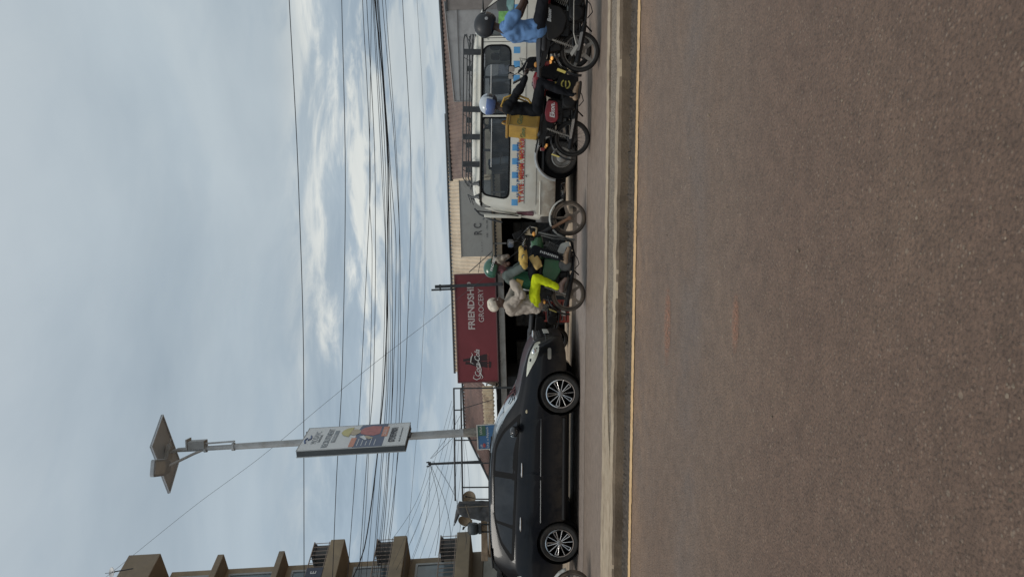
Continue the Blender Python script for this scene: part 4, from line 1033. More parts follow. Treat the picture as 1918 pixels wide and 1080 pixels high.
# ------------------------------------------------------------------ white minibus
vwhite = M('van_white', (.70, .68, .60), .42, var=.05, vs=2, coat=.25, dirt=(.50, .43, .33), dirt_amt=.42, dirt_s=1.6, low=(.95, .42, (.30, .215, .14), .75))
VX = [(-.02, 0)]
def v_w(x):
    w = .845
    if x > 4.2: w -= .10*((x-4.2)/.5)**2
    if x < .25: w -= .07*((.25-x)/.3)**2
    return w
VT = [(-.05, .70), (.0, 1.0), (.06, 1.35), (.14, 1.68), (.27, 1.90), (.5, 1.955), (1.5, 1.985), (3.0, 1.975), (3.5, 1.93), (3.8, 1.82), (4.2, 1.45), (4.5, 1.12), (4.62, .95), (4.68, .6)]
def v_prof(x):
    w, zt = v_w(x), smooth_tab(VT, x); zb = .40
    zg = min(zt-.10, 1.80)
    H_ = max(.1, zg-zb)
    q = [(0, zb), (w*.6, zb), (w*.93, zb+.005), (w*.975, zb+.05)]
    for t, k in ((.12, .99), (.22, .998), (.30, 1.0), (.38, 1.0), (.46, 1.0), (.54, .992), (.62, .975), (.70, .955), (.80, .928), (.90, .90), (1.0, .868)): q.append((w*k, zb+H_*t))
    q += [(w*.855, zg+.012), (w*.82, zg+(zt-zg)*.45), (w*.70, zg+(zt-zg)*.78), (w*.45, zt-.015), (w*.2, zt-.003), (0, zt)]
    return q
vyaw = -.085
van = root('minibus', 'white minibus taxi with a row of blue squares, red lettering and roof rack', 'van', Vector((1.325, 13.83, .0)), (0, 0, 0))
vperp = Vector((-math.sin(vyaw), math.cos(vyaw), 0))
van.location = Vector((1.315, 13.83, 0.0))+vperp*.845
van.rotation_euler = Euler((0, .014, vyaw)); van.location.z = .012
vxs = [-.05, -.03, .0, .05, .10, .16, .22, .27, .35, .5, .8, 1.1, 1.4, 1.7, 2.0, 2.3, 2.6, 2.9, 3.2, 3.4, 3.6, 3.8, 4.0, 4.2, 4.4, 4.55, 4.62, 4.68]
vbody = loft(v_prof, vxs).build('body', vwhite, van, True)
def vcutter(g):
    c = g.build('cutter', None, None); c.location = van.location; c.rotation_euler = van.rotation_euler
    bpy.context.view_layer.update(); return c
g = G(); g.bx((.16, -.74, .62), (4.1, .74, 1.80)); cut(vbody, vcutter(g))             # the cabin is hollow
w1 = rounded([(.31, 1.265), (1.80, 1.265), (1.80, 1.775), (.40, 1.775)], [.16, .05, .05, .14])
w2 = rounded([(1.86, 1.265), (3.10, 1.265), (3.10, 1.775), (1.86, 1.775)], [.06, .17, .17, .06])
w3 = rounded([(3.27, 1.235), (4.12, 1.20), (3.72, 1.77), (3.27, 1.775)], [.05, .06, .08, .05])
for pl in (w1, w2, w3):
    g = G(); g.prism(pl, -1.0, 1.0, lambda u, v, t: (u, t, v)); cut(vbody, vcutter(g))
g = G()
for x in (1.10, 3.45):
    for s_ in (-1, 1): g.lathe([(.001, 0), (.40, 0), (.40, .5), (.001, .5)], (x, s_*.56, .36), (0, s_, 0), 36)
cut(vbody, vcutter(g))
vyc = vbody
def vs_(sgn, off): return lambda u, v: (u, sgn*(side_y(v_prof, u, v)+off), v)
vglass = glass_mat('van_glass', (.72, .76, .78), .02)
for sgn in (-1, 1):
    for pl in (w1, w2, w3):
        cx = sum(p[0] for p in pl)/len(pl); cz = sum(p[1] for p in pl)/len(pl)
        so = [((p[0]-cx)*1.02+cx, (p[1]-cz)*1.05+cz) for p in pl]; si = [((p[0]-cx)*.975+cx, (p[1]-cz)*.94+cz) for p in pl]
        f = panel(so, vs_(sgn, .003), (si,), .1).build('window_frame', rubber, van, True)
        panel(si, vs_(sgn, -.004), (), .14).build('window_pane', vglass, f, True)
    g = G()
    g.tube([(x, sgn*(side_y(v_prof, x, 1.80)+.012), 1.802) for x in [.25+i*.17 for i in range(21)]], .013, 6); g.build('rain_gutter', M('gutter_dark', (.14, .135, .12), .6), van, True)
    for z, r_ in ((.985, .006), (.765, .006)):
        g = G(); g.tube([(x, sgn*(side_y(v_prof, x, z)+.0005), z) for x in [.05+i*.2 for i in range(22)] if not (z < .7)], r_, 5); g.build('body_crease', M('crease_dark', (.20, .19, .17), .7), van)
    g = G(); g.tube([(x, sgn*(side_y(v_prof, x, .69)+.004), .69) for x in [.04+i*.068 for i in range(10)]], .012, 6); g.build('bumper_edge', M('bright_edge', (.7, .68, .6), .4), van, True)
    for x, z0, z1 in ((3.16, .55, 1.78), (1.83, .8, 1.26), (3.23, .5, 1.78)):
        g = G(); g.tube([(x, sgn*(side_y(v_prof, x, z0+(z1-z0)*i/10)+.0005), z0+(z1-z0)*i/10) for i in range(11)], .005, 5); g.build('door_gap', rubber, van)
    for x in (1.10, 3.45):
        g = G(); q = [(x+.425*math.cos(a), sgn*(side_y(v_prof, x+.425*math.cos(a), max(.42, .36+.425*math.sin(a)))+.012), .36+.425*math.sin(a)) for a in [.12+i*(PI-.24)/20 for i in range(21)]]
        g.tube(q, .030, 8); g.build('wheel_arch_trim', M('arch_trim', (.42, .43, .43), .35, .5), van, True)
        wheel(van, (x, sgn*.70, .30), .30, .20, sgn, 'van', .185, rmat=M('steel_rim', (.30, .29, .27), .5, .5, dirt=(.1, .08, .06), dirt_amt=.6))
        g = G(); g.lathe([(.398, 0), (.398, .24)], (x, sgn*.565, .36), (0, sgn, 0), 30); g.lathe([(.395, .01), (.001, .01)], (x, sgn*.565, .36), (0, sgn, 0), 30); g.build('wheel_liner', blackp, van)
# roof rack
g = G(); rackm = steel_dk
zr = 2.13
def ry(x, k=1): return v_w(x)*.83*k
leg_x = (.95, 1.45, 1.95, 2.98)
for z in (2.13, 2.02, 1.97):
    for s_ in (-1, 1): g.tube([(.62, s_*.70, z-.06 if z > 2.1 else z-.02), (.72, s_*.72, z), (3.2, s_*.72, z), (3.3, s_*.7, z-.02)], .011, 6)
    for x in (.62, 3.3): g.tube([(x, -.70, z-.05), (x, .70, z-.05)], .011, 6)
for i in range(9): g.tube([(.7+i*.32, -.72, 2.03), (.7+i*.32, .72, 2.03)], .009, 6)
for x in leg_x:
    for s_ in (-1, 1): g.tube([(x-.18, s_*.72, 1.98), (x-.1, s_*.72, 2.12)], .006, 5)
g.tube([(3.3, -.70, 2.11), (3.12, -.72, 1.99)], .010, 6)
rack = g.build('roof_rack', rackm, van, True)
for x in leg_x:
    for s_ in (-1, 1):
        g = G(); g.box((x, s_*.735, 1.975), (.105, .022, .315)); g.box((x, s_*.725, 1.815), (.07, .05, .03)); g.build('rack_leg', rackm, rack)
for x in (.36, .60):
    for s_ in (-1, 1):
        g = G(); g.tube([(x, s_*.74, 1.81), (x, s_*.73, 1.87), (x-.02, s_*.70, 1.94), (x+.03, s_*.68, 2.03)], [.06, .03, .018, .014], 8); g.tube([(x+.03, s_*.68, 2.03), (x-.12, s_*.68, 1.97)], .010, 6); g.build('rack_foot', rackm, rack, True)
# rear hatch, lamp, bumper, hatch strut bar
tlp = rounded([(.012, .80), (.105, .80), (.085, 1.13), (.03, 1.15)], .03)
tail_m = M('dirty_red_lens', (.11, .045, .055), .3, var=.3, vs=14, dirt=(.12, .10, .085), dirt_amt=.5, dirt_s=8)
for s_ in (-1, 1): panel(tlp, vs_(s_, .012), (), .05).build('tail_light', tail_m, van, True)
g = G(); g.bx((-.10, -.80, .42), (.05, .80, .68)); g.build('rear_bumper', M('dark_bumper', (.05, .05, .05), .6, dirt=(.15, .12, .09), dirt_amt=.5), van, bevel=.03)
g = G(); g.grid(lambda i, j: (lerp_tab([(0, .075), (1, .235)], j)-.012-.02, (i*2-1)*.60, 1.12+.66*j), 8, 6); g.build('rear_window', M('rear_glass_dark', (.05, .055, .06), .1, spec=.7), van, True)
g = G(); g.tube([(.135, -.735, 1.90), (.03, -.77, 1.80), (-.06, -.76, 1.60), (-.11, -.74, 1.38)], .017, 8); g.tube([(-.02, -.77, 1.70), (-.06, -.70, 1.74)], .012, 6); g.build('hatch_bar', steel_dk, van, True)
g = G(); g.bx((-.03, -.79, 1.02), (.04, -.66, 1.72)); g.build('hatch_edge', vwhite, van, bevel=.02)
g = G(); g.tube([(.09, -.8, 1.86), (.05, -.825, 1.4), (.01, -.84, 1.08)], .011, 6); g.build('hatch_gap', rubber, van)
# painted squares, lettering
bl = M('blue_square', (.10, .33, .62), .5, var=.12, vs=8)
for i in range(17):
    x = .20+i*.25
    if 3.28 < x+.05 < 3.33: continue
    for s_ in (-1, 1):
        if x < 4.2: panel([(x, 1.10), (x+.115, 1.10), (x+.115, 1.215), (x, 1.215)], vs_(s_, .0035), (), .05).build('blue_square', bl, van)
redt = M('red_lettering', (.45, .05, .05), .6, var=.2, vs=14); ort = M('orange_lettering', (.70, .32, .06), .6, var=.2, vs=14); blt = M('blue_lettering', (.05, .09, .24), .6, var=.3, vs=14)
yb = -(side_y(v_prof, 1.0, 1.05)+.004); tilt = math.atan2(side_y(v_prof, 1, 1.0)-side_y(v_prof, 1, 1.2), .2)
def vtext(s_, x, z, size, mat, sx, bold=0): return text('lettering', s_, mat, van, (x, -(side_y(v_prof, x, z)+.005), z), (PI/2-tilt*.5, 0, 0), size, .0015, 'LEFT', 0, bold, sx)
vtext('TT ATE . MEHM . MO KUKM', .26, 1.028, .105, redt, 1.0, .004)
vtext('TT ATE . MEHM . MO KUKM', .25, 1.062, .085, ort, 1.22, .003)
vtext('AK.ABO PURE 2ABE MCE EATE', .34, 1.098, .075, blt, 1.0, .002)
vtext('TO CARRY 14 PASSENGERS ONLY', 3.205, 1.70, .035, M('small_black', (.06, .06, .06), .6), .9).rotation_euler = (PI/2, R(90), 0)
g = G(); g.box((3.30, -(side_y(v_prof, 3.3, 1.03)+.012), 1.03), (.10, .02, .12)); g.build('door_handle', blackp, van, bevel=.01)
g = G(); g.lathe([(.012, 0), (.012, .012), (.001, .014)], (.75, -.845, .955), (0, -1, 0), 10); g.tube([(.75, -.857, .955), (.72, -.857, .94)], .005, 5); g.build('fuel_flap_lock', rubber, van)
panel(rounded([(3.45, 1.30), (3.70, 1.30), (3.70, 1.50), (3.45, 1.50)], .02), vs_(-1, .002), (), .1).build('window_sticker', M('green_sticker', (.18, .42, .12), .5, var=.4, vs=9), van)
panel(rounded([(3.35, 1.22), (4.0, 1.22), (3.9, 1.36), (3.35, 1.36)], .03), vs_(-1, -.001), (), .1).build('window_sticker', M('teal_sticker', (.20, .36, .34), .5, var=.4, vs=6), van)
# seats and trim inside
seatm = M('grey_vinyl_seat', (.30, .32, .34), .7, var=.1, vs=5); seat2 = M('dark_vinyl_seat', (.09, .095, .10), .7, var=.15, vs=5)
for i, x in enumerate((.55, 1.30, 2.05, 2.80)):
    for y in (-.40, .38):
        g = G(); g.box((x, y, .86), (.45, .62, .16)); g.build('seat_cushion', seat2, van, bevel=.05)
        g = G(); g.prism(rounded([(-.31, .9), (.31, .9), (.30, 1.55), (.2, 1.66), (-.2, 1.66), (-.30, 1.55)], .08), x-.27, x-.14, lambda u, v, t: (t-(v-.9)*.12, y+u, v)); g.build('seat_back', seatm, van, bevel=.03)
for y in (-.42, .42):
    g = G(); g.box((3.45, y, .80), (.45, .5, .18)); g.box((3.22, y, 1.15), (.14, .48, .66), (0, -.15, 0)); g.box((3.16, y, 1.56), (.10, .26, .18)); g.build('front_seat', seat2, van, bevel=.04)
g = G()
for (x0, x1, z) in ((.9, 1.78, 1.60), (1.95, 2.75, 1.62)): g.tube([(x0+(x1-x0)*i/6, -(side_y(v_prof, x0, z)+.004), z) for i in range(7)], .009, 6)
g.build('window_bar', M('bright_bar', (.70, .70, .68), .4, .3), van)
g = G(); g.bx((1.19, -.72, 1.27), (1.24, -.70, 1.78)); g.bx((.95, -.72, 1.42), (1.18, -.705, 1.44)); g.bx((2.52, -.72, 1.27), (2.56, -.70, 1.78)); g.build('window_slider', M('slider_dark', (.05, .05, .055), .5), van)
g = G(); g.bx((.2, -.70, .62), (4.0, .70, .66)); g.bx((.2, -.7, 1.785), (4.0, .7, 1.80)); g.build('cabin_lining', seat2, van)
g = G(); g.ell((2.66, -.55, 1.36), (.16, .07, .14)); g.ell((2.58, -.56, 1.30), (.12, .06, .07)); clo = g.build('folded_cloth', M('white_cloth', (.62, .60, .64), .9, var=.12, vs=10), None, remesh=.02, wrinkle=.06, wr_size=.06)
clo.location = van.location; clo.rotation_euler = van.rotation_euler; tag(clo, 'crumpled white cloth seen through the minibus window by the front seat', 'cloth')
g = G(); g.bx((.0, -.55, .28), (4.4, .55, .42)); g.tube([(1.10, -.68, .30), (1.10, .68, .30)], .05); g.tube([(3.45, -.68, .30), (3.45, .68, .30)], .05); g.build('underbody', blackp, van)
# ------------------------------------------------------------------ motorcycles
fork_rust = M('rusty_fork', (.22, .12, .07), .7, .2, var=.3, vs=9)
alu_d = M('dull_alloy', (.30, .28, .25), .45, .6, var=.2, vs=8, dirt=(.12, .09, .07), dirt_amt=.5, dirt_s=9)
blk_metal = M('black_metal', (.010, .010, .011), .42, .1, var=.25, vs=9, spec=.3, dirt=(.04, .032, .025), dirt_amt=.3, dirt_s=7)
seat_v = M('seat_vinyl', (.012, .012, .014), .6, var=.2, vs=7)
dust_rim = M('dusty_alloy_rim', (.20, .16, .125), .6, .3, var=.25, vs=8)
dark_rim = M('dark_alloy_rim', (.055, .052, .05), .5, .3, var=.25, vs=8)
bright_rim = M('bright_steel_rim', (.55, .55, .54), .3, .8, var=.1, vs=8)
mirror_f = M('mirror_face', (.6, .63, .66), .08, .9)
lens_w = M('clear_lens', (.6, .62, .62), .1, .2, coat=.6)
amber = M('amber_lamp', (.85, .38, .08), .3)
amber_lit = M('amber_lamp_lit', (.9, .45, .1), .3, emit=(1, .45, .12, .5))

def bike_wheel(b, x, R_, w, spoke, rim, tm=tyre_m):
    c = (x, 0, R_); r = R_-.062
    g = G(); n = 44; prof = []
    for k in range(12): a = 2*PI*k/12; prof.append((R_-.034+.034*math.cos(a)*1.0, w*.55*math.sin(a)))
    g.lathe(prof, c, (0, 1, 0), n, closed=True); t = b_build(g, 'wheel_tyre', tm, b, True)
    g = G(); g.lathe([(r+.004, -.026), (r+.008, 0), (r+.004, .026), (r-.012, .024), (r-.016, 0), (r-.012, -.024)], c, (0, 1, 0), 40, closed=True)
    g.lathe([(.001, -.055), (.045, -.055), (.05, -.03), (.05, .03), (.045, .055), (.001, .055)], c, (0, 1, 0), 18)
    if spoke == 'alloy':
        for k in range(5):
            a = .3+k*2*PI/5; ca, sa = math.cos(a), math.sin(a)
            q = []
            for rr, wd in ((.04, .030), (r-.01, .020)):
                for sg in (-1, 1):
                    for yy in (-.014, .014): q.append((x+ca*rr-sa*wd*sg, yy, R_+sa*rr+ca*wd*sg))
            g.add(q, [(0, 1, 5, 4), (2, 6, 7, 3), (0, 4, 6, 2), (1, 3, 7, 5), (4, 5, 7, 6), (0, 2, 3, 1)])
        g.lathe([(.085, -.03), (.085, .03), (.03, .035), (.03, -.035)], c, (0, 1, 0), 20, closed=True)
    else:
        for k in range(28):
            a = k*2*PI/28; a2 = a+(.35 if k % 2 else -.35); yy = .03 if k % 4 < 2 else -.03
            g.tube([(x+math.cos(a2)*.05, yy, R_+math.sin(a2)*.05), (x+math.cos(a)*r, yy*.2, R_+math.sin(a)*r)], .0022, 4)
        g.lathe([(.075, -.045), (.075, .045), (.03, .05), (.03, -.05)], c, (0, 1, 0), 20, closed=True)
    b_build(g, 'rim', rim, t, True)
    return t
def b_build(g, name, mat, parent, sm=False, **k): return g.build(name, mat, parent, sm, **k)
def arc_strip(cx, cz, r, a0, a1, w, drop=.02, n=18):
    g = G()
    def f(i, j):
        a = a0+(a1-a0)*i; y = (j*2-1)*w; rr = r-drop*abs(j*2-1)**2
        return (cx+math.cos(a)*rr, y, cz+math.sin(a)*rr)
    g.grid(f, n, 6); return g

def motorcycle(b, o):
    WB, Rw = o.get('wb', 1.27), .29; xr, xf = -WB/2, WB/2
    tank, panel_c, fend = o['tank'], o['panel'], o['fender']
    bike_wheel(b, xf, Rw, .075, o.get('spoke_f', 'alloy'), o.get('rim', dark_rim), o.get('tyre', tyre_m))
    bike_wheel(b, xr, Rw, .09, o.get('spoke', 'alloy'), o.get('rim', dark_rim), o.get('tyre', tyre_m))
    ax = Vector((xf, 0, Rw)); hd = Vector((xf-.36+o.get('bar_dx', 0), 0, .93)); dv = (hd-ax).normalized()
    for s_ in (-1, 1):
        a = ax+Vector((0, s_*.085, 0)); q = hd+Vector((0, s_*.085, 0))
        g = G(); g.tube([a+dv*-.02, a+dv*.33], .026, 12); g.lathe([(.001, -.02), (.035, -.02), (.035, .02), (.001, .02)], a, (0, 1, 0), 14); b_build(g, 'fork_slider', o.get('fork', alu_d), b, True)
        g = G(); g.tube([a+dv*.33, a+dv*.60], [.034, .030], 12); g.tube([a+dv*.58, q], .021, 10); b_build(g, 'fork_tube', blk_metal, b, True)
    g = G(); 
    for t_ in (.50, .70): g.box(ax+dv*t_, (.06, .24, .035), (0, math.atan2(dv.x, dv.z), 0))
    g.tube([ax+dv*.5, ax+dv*.74], .03, 10); b_build(g, 'fork_yoke', blk_metal, b, bevel=.006)
    g = arc_strip(xf, Rw, Rw+.045, R(18), R(168), .055); b_build(g, 'front_fender', fend, b, True, solid=.006)
    g = G()
    for s_ in (-1, 1): g.tube([(xf-.02, s_*.06, Rw+.30), (xf, s_*.07, Rw+.05)], .008, 6); g.tube([(xf-.25, s_*.056, Rw+.2), (xf, s_*.07, Rw+.05)], .006, 6)
    b_build(g, 'fender_stay', blk_metal, b, True)
    # headlamp, cowl, clocks
    hx, hz = xf-.22, .90
    g = G(); g.lathe([(.001, -.10), (.06, -.09), (.095, -.03), (.10, .05), (.092, .06)], (hx, 0, hz), (1, 0, -.12), 22); b_build(g, 'headlight_shell', o.get('cowl', blk_metal), b, True)
    g = G(); g.lathe([(.092, .055), (.05, .075), (.001, .08)], (hx, 0, hz), (1, 0, -.12), 22); b_build(g, 'headlight', lens_w, b, True)
    if o.get('visor'):
        g = G(); g.grid(lambda i, j: (hx+.10-.20*i-.03*abs(j*2-1), (j*2-1)*(.13-.03*i), hz+.03+.22*i), 6, 6); b_build(g, 'visor', o['visor'], b, True, solid=.008)
        g = G(); ck = o.get('cowl_k', 1); g.prism(rounded([(hx-.10*ck, hz-.10*ck), (hx+.10*ck, hz-.12*ck), (hx+.09*ck, hz+.10*ck), (hx-.08*ck, hz+.20*ck)], .05*ck), -.12*ck, .12*ck); b_build(g, 'headlight_cowl', o.get('cowl2', o['visor']), b, bevel=.03)
    g = G(); g.box((hx-.10, 0, hz+.13), (.10, .22, .07), (0, -.5, 0)); b_build(g, 'instrument_panel', blackp, b, bevel=.02)
    hb_ = [(hd.x-.14, -.38, 1.035), (hd.x-.08, -.26, 1.055), (hd.x+.0, -.10, 1.0), (hd.x+.01, 0, .985), (hd.x, .10, 1.0), (hd.x-.08, .26, 1.055), (hd.x-.14, .38, 1.035)]
    g = G(); g.tube(hb_, .012, 8); b_build(g, 'handlebar', o.get('bar', chrome), b, True)
    for s_ in (-1, 1):
        g = G(); g.cap((hd.x-.10, s_*.29, 1.052), (hd.x-.145, s_*.39, 1.033), .018); b_build(g, 'grip', rubber, b, True)
        g = G(); g.tube([(hd.x-.06, s_*.24, 1.06), (hd.x+.03, s_*.36, 1.02)], .006, 5); b_build(g, 'lever', alu_d, b, True)
        if o.get('mirrors', 1):
            g = G(); g.tube([(hd.x-.07, s_*.22, 1.06), (hd.x-.02, s_*.27, 1.15), (hd.x-.06, s_*.32, 1.24)], .006, 6); m_ = b_build(g, 'mirror_stem', blk_metal, b, True)
            g = G(); g.prism(rounded([(-.07, -.04), (.07, -.05), (.07, .045), (-.07, .05)], .025), -.012, .004, lambda u, v, w: (hd.x-.06-.62*w+.78*u, s_*.32-.78*w+.62*u, 1.26+v)); mm = b_build(g, 'mirror', o.get('mirror_m', blackp), m_, bevel=.004)
            g = G(); g.prism(rounded([(-.06, -.035), (.06, -.043), (.06, .038), (-.06, .042)], .025), .0125, .0145, lambda u, v, w: (hd.x-.06-.62*w+.78*u, s_*.32-.78*w+.62*u, 1.26+v)); b_build(g, 'mirror_glass', mirror_f, m_)
        g = G(); g.ell((hx-.04, s_*.17, hz-.02), (.04, .035, .028)); g.tube([(hx-.04, s_*.05, hz-.02), (hx-.04, s_*.15, hz-.02)], .008, 6); b_build(g, 'indicator', amber, b, True)
        g = G(); g.ell((xr-.12, s_*.15, .70), (.028, .026, .020)); g.tube([(xr-.12, 0, .70), (xr-.12, s_*.13, .70)], .008, 6); b_build(g, 'rear_indicator', o.get('blink', amber), b, True)
    # cables
    g = G()
    for s_, k in ((-1, .0), (-1, .03), (1, .0)): g.tube([(hd.x-.05, s_*.2, 1.06), (hd.x+.10+k, s_*.16, 1.10+k), (hd.x+.12, s_*.06, .95), (hd.x-.02, s_*.05, .75)], .005, 5)
    b_build(g, 'control_cable', rubber, b, True)
    # frame and engine
    g = G(); g.tube([hd-dv*.02, (hd.x-.02, 0, .80), (xf-.50, 0, .45), (xf-.56, 0, .24), (-.25, 0, .22)], .020, 8)
    g.tube([(hd.x-.02, 0, .84), (-.05, 0, .72), (-.35, 0, .70), (xr-.12, 0, .74)], .020, 8)
    for s_ in (-1, 1): g.tube([(-.22, s_*.08, .25), (-.30, s_*.09, .55), (-.28, s_*.08, .72)], .016, 8); g.tube([(-.30, s_*.09, .48), (xr+.05, s_*.13, .72)], .013, 8)
    b_build(g, 'frame', blk_metal, b, True)
    g = G(); g.box((-.06, 0, .36), (.36, .26, .22)); g.lathe([(.001, 0), (.115, 0), (.105, .045), (.001, .05)], (-.13, -.13, .36), (0, -1, 0), 22); g.lathe([(.001, 0), (.085, 0), (.075, .045), (.001, .05)], (.03, -.13, .34), (0, -1, 0), 22); g.lathe([(.001, 0), (.11, 0), (.10, .045), (.001, .05)], (-.10, .13, .36), (0, 1, 0), 22)
    b_build(g, 'engine', o.get('engine', blk_metal), b, bevel=.02)
    g = G()
    for k in range(8): g.box((.09+k*.012, 0, .46+k*.026), (.17, .19, .011), (0, R(25), 0))
    g.tube([(.08, 0, .43), (.20, 0, .69)], [.055, .06], 12); b_build(g, 'cylinder', o.get('engine', alu_d), b)
    g = G(); g.box((-.26, 0, .56), (.36, .19, .27), (0, .08, 0)); g.box((-.50, 0, .66), (.30, .20, .18), (0, -.15, 0)); g.box((-.30, 0, .38), (.14, .16, .16)); b_build(g, 'air_box', blk_metal, b, bevel=.03)
    g = G(); g.tube([(.20, -.05, .52), (.29, -.08, .42), (.25, -.10, .26), (.05, -.13, .21), (-.25, -.15, .23)], .018, 8); g.tube([(-.25, -.15, .23), (-.36, -.155, .26), (xr-.18, -.165, .34)], [.024, .043, .040], 12); ex = b_build(g, 'exhaust', o.get('exhaust', blk_metal), b, True)
    g = G(); g.prism(rounded([(-.40, .265), (xr-.02, .315), (xr-.03, .355), (-.41, .31)], .015), -.212, -.205); b_build(g, 'heat_shield', o.get('shield', chrome), ex)
    # tank, seat, panels, tail
    g = G(); cs_ = [(.36, .05, .76, .84), (.33, .10, .735, .895), (.24, .135, .715, .925), (.12, .14, .71, .92), (.02, .125, .715, .885), (-.05, .095, .72, .84), (-.08, .05, .73, .80)]
    def tf(i, j):
        q = i*(len(cs_)-1); k = min(int(q), len(cs_)-2); t = q-k; w_, z0, z1 = (cs_[k][m]+(cs_[k+1][m]-cs_[k][m])*t for m in (1, 2, 3)); x = cs_[k][0]+(cs_[k+1][0]-cs_[k][0])*t
        a = 2*PI*j; ca_, sa_ = math.cos(a), math.sin(a); sg = lambda v: math.copysign(abs(v)**.75, v)
        return (x, w_*sg(ca_), (z0+z1)/2+(z1-z0)/2*sg(sa_))
    g.grid(tf, 18, 24); tk = b_build(g, 'fuel_tank', tank, b, True)
    g = G(); g.lathe([(.035, 0), (.035, .012), (.001, .016)], (.16, 0, .922), (0, 0, 1), 14); b_build(g, 'filler_cap', chrome, tk, True)
    g = G()
    def sf(i, j):
        x = -.02-(.66)*i; w_ = .10+.045*min(1, i*3); zt_ = .805+.03*math.sin(i*PI*.5)+(.02 if i > .6 else 0); a = 2*PI*j
        e = min(1, (min(i, 1-i))*12+.25)
        return (x, w_*math.copysign(abs(math.cos(a))**.6, math.cos(a))*e**.3, zt_-.045+.05*math.copysign(abs(math.sin(a))**.7, math.sin(a))*e)
    g.grid(sf, 20, 20); b_build(g, 'seat', seat_v, b, True)
    for s_ in (-1, 1):
        pl = o.get('panel_poly') or [(-.08, .70), (-.06, .56), (-.20, .46), (-.38, .50), (-.48, .64), (-.46, .72)]
        g = G(); g.prism(rounded(pl, .05), s_*.115, s_*.15); b_build(g, 'side_panel', panel_c, b, bevel=.016)
    pl = o.get('tail_poly') or [(-.30, .72), (-.62, .68), (-.76, .76), (-.80, .82), (-.60, .80), (-.30, .77)]
    for s_ in (-1, 1):
        g = G(); g.prism(rounded(pl, .03), s_*.09, s_*.125); b_build(g, 'tail_panel', o.get('tail', panel_c), b, bevel=.012)
    g = arc_strip(xr, Rw, Rw+.06, R(30), R(185), .065); b_build(g, 'rear_fender', o.get('rear_fender', blk_metal), b, True, solid=.006)
    g = G(); g.box((xr-.17, 0, .76), (.05, .14, .07)); b_build(g, 'tail_light', redl, b, bevel=.012)
    g = G(); g.box((xr-.27, 0, .55), (.008, .18, .13), (0, .35, 0)); b_build(g, 'number_plate', M('yellow_plate', (.55, .45, .12), .5), b, bevel=.003)
    g = G()
    for s_ in (-1, 1): g.tube([(-.26, s_*.10, .30), (xr, s_*.11, Rw)], .020, 8); g.lathe([(.001, -.02), (.028, -.02), (.028, .02), (.001, .02)], (xr, s_*.12, Rw), (0, 1, 0), 12)
    b_build(g, 'swingarm', blk_metal, b, True)
    for s_ in (-1, 1):
        g = G(); p0, p1 = Vector((xr+.02, s_*.14, Rw+.05)), Vector((xr+.14, s_*.14, .70)); d_ = p1-p0
        for k in range(9): g.lathe([(.022, -.006), (.030, 0), (.022, .006)], p0+d_*(.25+k*.075), d_, 12)
        g.tube([p0, p1], .014, 8); b_build(g, 'shock_absorber', o.get('spring', alu_d), b, True)
    g = G(); g.tube([(-.20, .13, .36), (xr, .13, Rw+.06)], .03, 8); g.tube([(-.2, .13, .30), (xr, .13, Rw-.06)], .03, 8); b_build(g, 'chain_case', blk_metal, b, True)
    g = G()
    for s_ in (-1, 1): g.tube([(-.02, s_*.10, .26), (-.03, s_*.26, .27)], .012, 8); g.cap((-.03, s_*.18, .27), (-.03, s_*.27, .27), .018); g.tube([(-.35, s_*.10, .34), (-.40, s_*.25, .36)], .012, 8)
    b_build(g, 'footrest', rubber, b, True)
    g = G()
    for s_ in (-1, 1): g.tube([(.27, 0, .58), (.32, s_*.16, .52), (.31, s_*.25, .38), (.24, s_*.22, .24), (.12, s_*.08, .22)], .011, 8)
    b_build(g, 'crash_bar', blk_metal, b, True)
    g = G(); g.tube([(.08, -.12, .24), (-.02, -.16, .16), (-.12, -.15, .13), (-.2, -.13, .2)], .008, 6); g.tube([(-.2, .1, .24), (-.32, .17, .10)], .012, 6); b_build(g, 'side_stand', blk_metal, b, True)
    g = G()
    for s_ in (-1, 1): g.tube([(-.45, s_*.11, .76), (xr-.05, s_*.125, .84), (xr-.20, s_*.11, .87), (xr-.22, 0, .87)], .010, 8)
    for k in range(3): g.tube([(xr-.02-k*.08, -.12, .855+k*.006), (xr-.02-k*.08, .12, .855+k*.006)], .007, 6)
    b_build(g, 'grab_rail', o.get('rail', blk_metal), b, True)
    return b
def place(b, rear_xy, front_xy):
    r_, f_ = Vector((*rear_xy, 0)), Vector((*front_xy, 0)); b.location = (r_+f_)/2; d = f_-r_; b.rotation_euler.z = math.atan2(d.y, d.x); return b

green = M('bike_green', (.018, .105, .038), .35, var=.12, vs=4, coat=.5, dirt=(.10, .09, .06), dirt_amt=.25, dirt_s=3)
silver = M('silver_fender', (.50, .49, .45), .4, .3, var=.15, vs=5, dirt=(.2, .15, .11), dirt_amt=.5, dirt_s=4)
redp = M('bike_red', (.24, .018, .028), .3, var=.15, vs=5, coat=.6)
blkp = M('bike_black', (.008, .008, .009), .4, var=.2, vs=5, spec=.3, coat=.12, dirt=(.03, .026, .02), dirt_amt=.3, dirt_s=4)
cream_m = M('yellowed_cowl', (.50, .42, .28), .5, var=.2, vs=9)
dusty_ty = M('brown_dust_tyre', (.060, .048, .038), .9, var=.25, vs=10, bump=.4, bs=60, dirt=(.16, .115, .08), dirt_amt=.7, dirt_s=5)
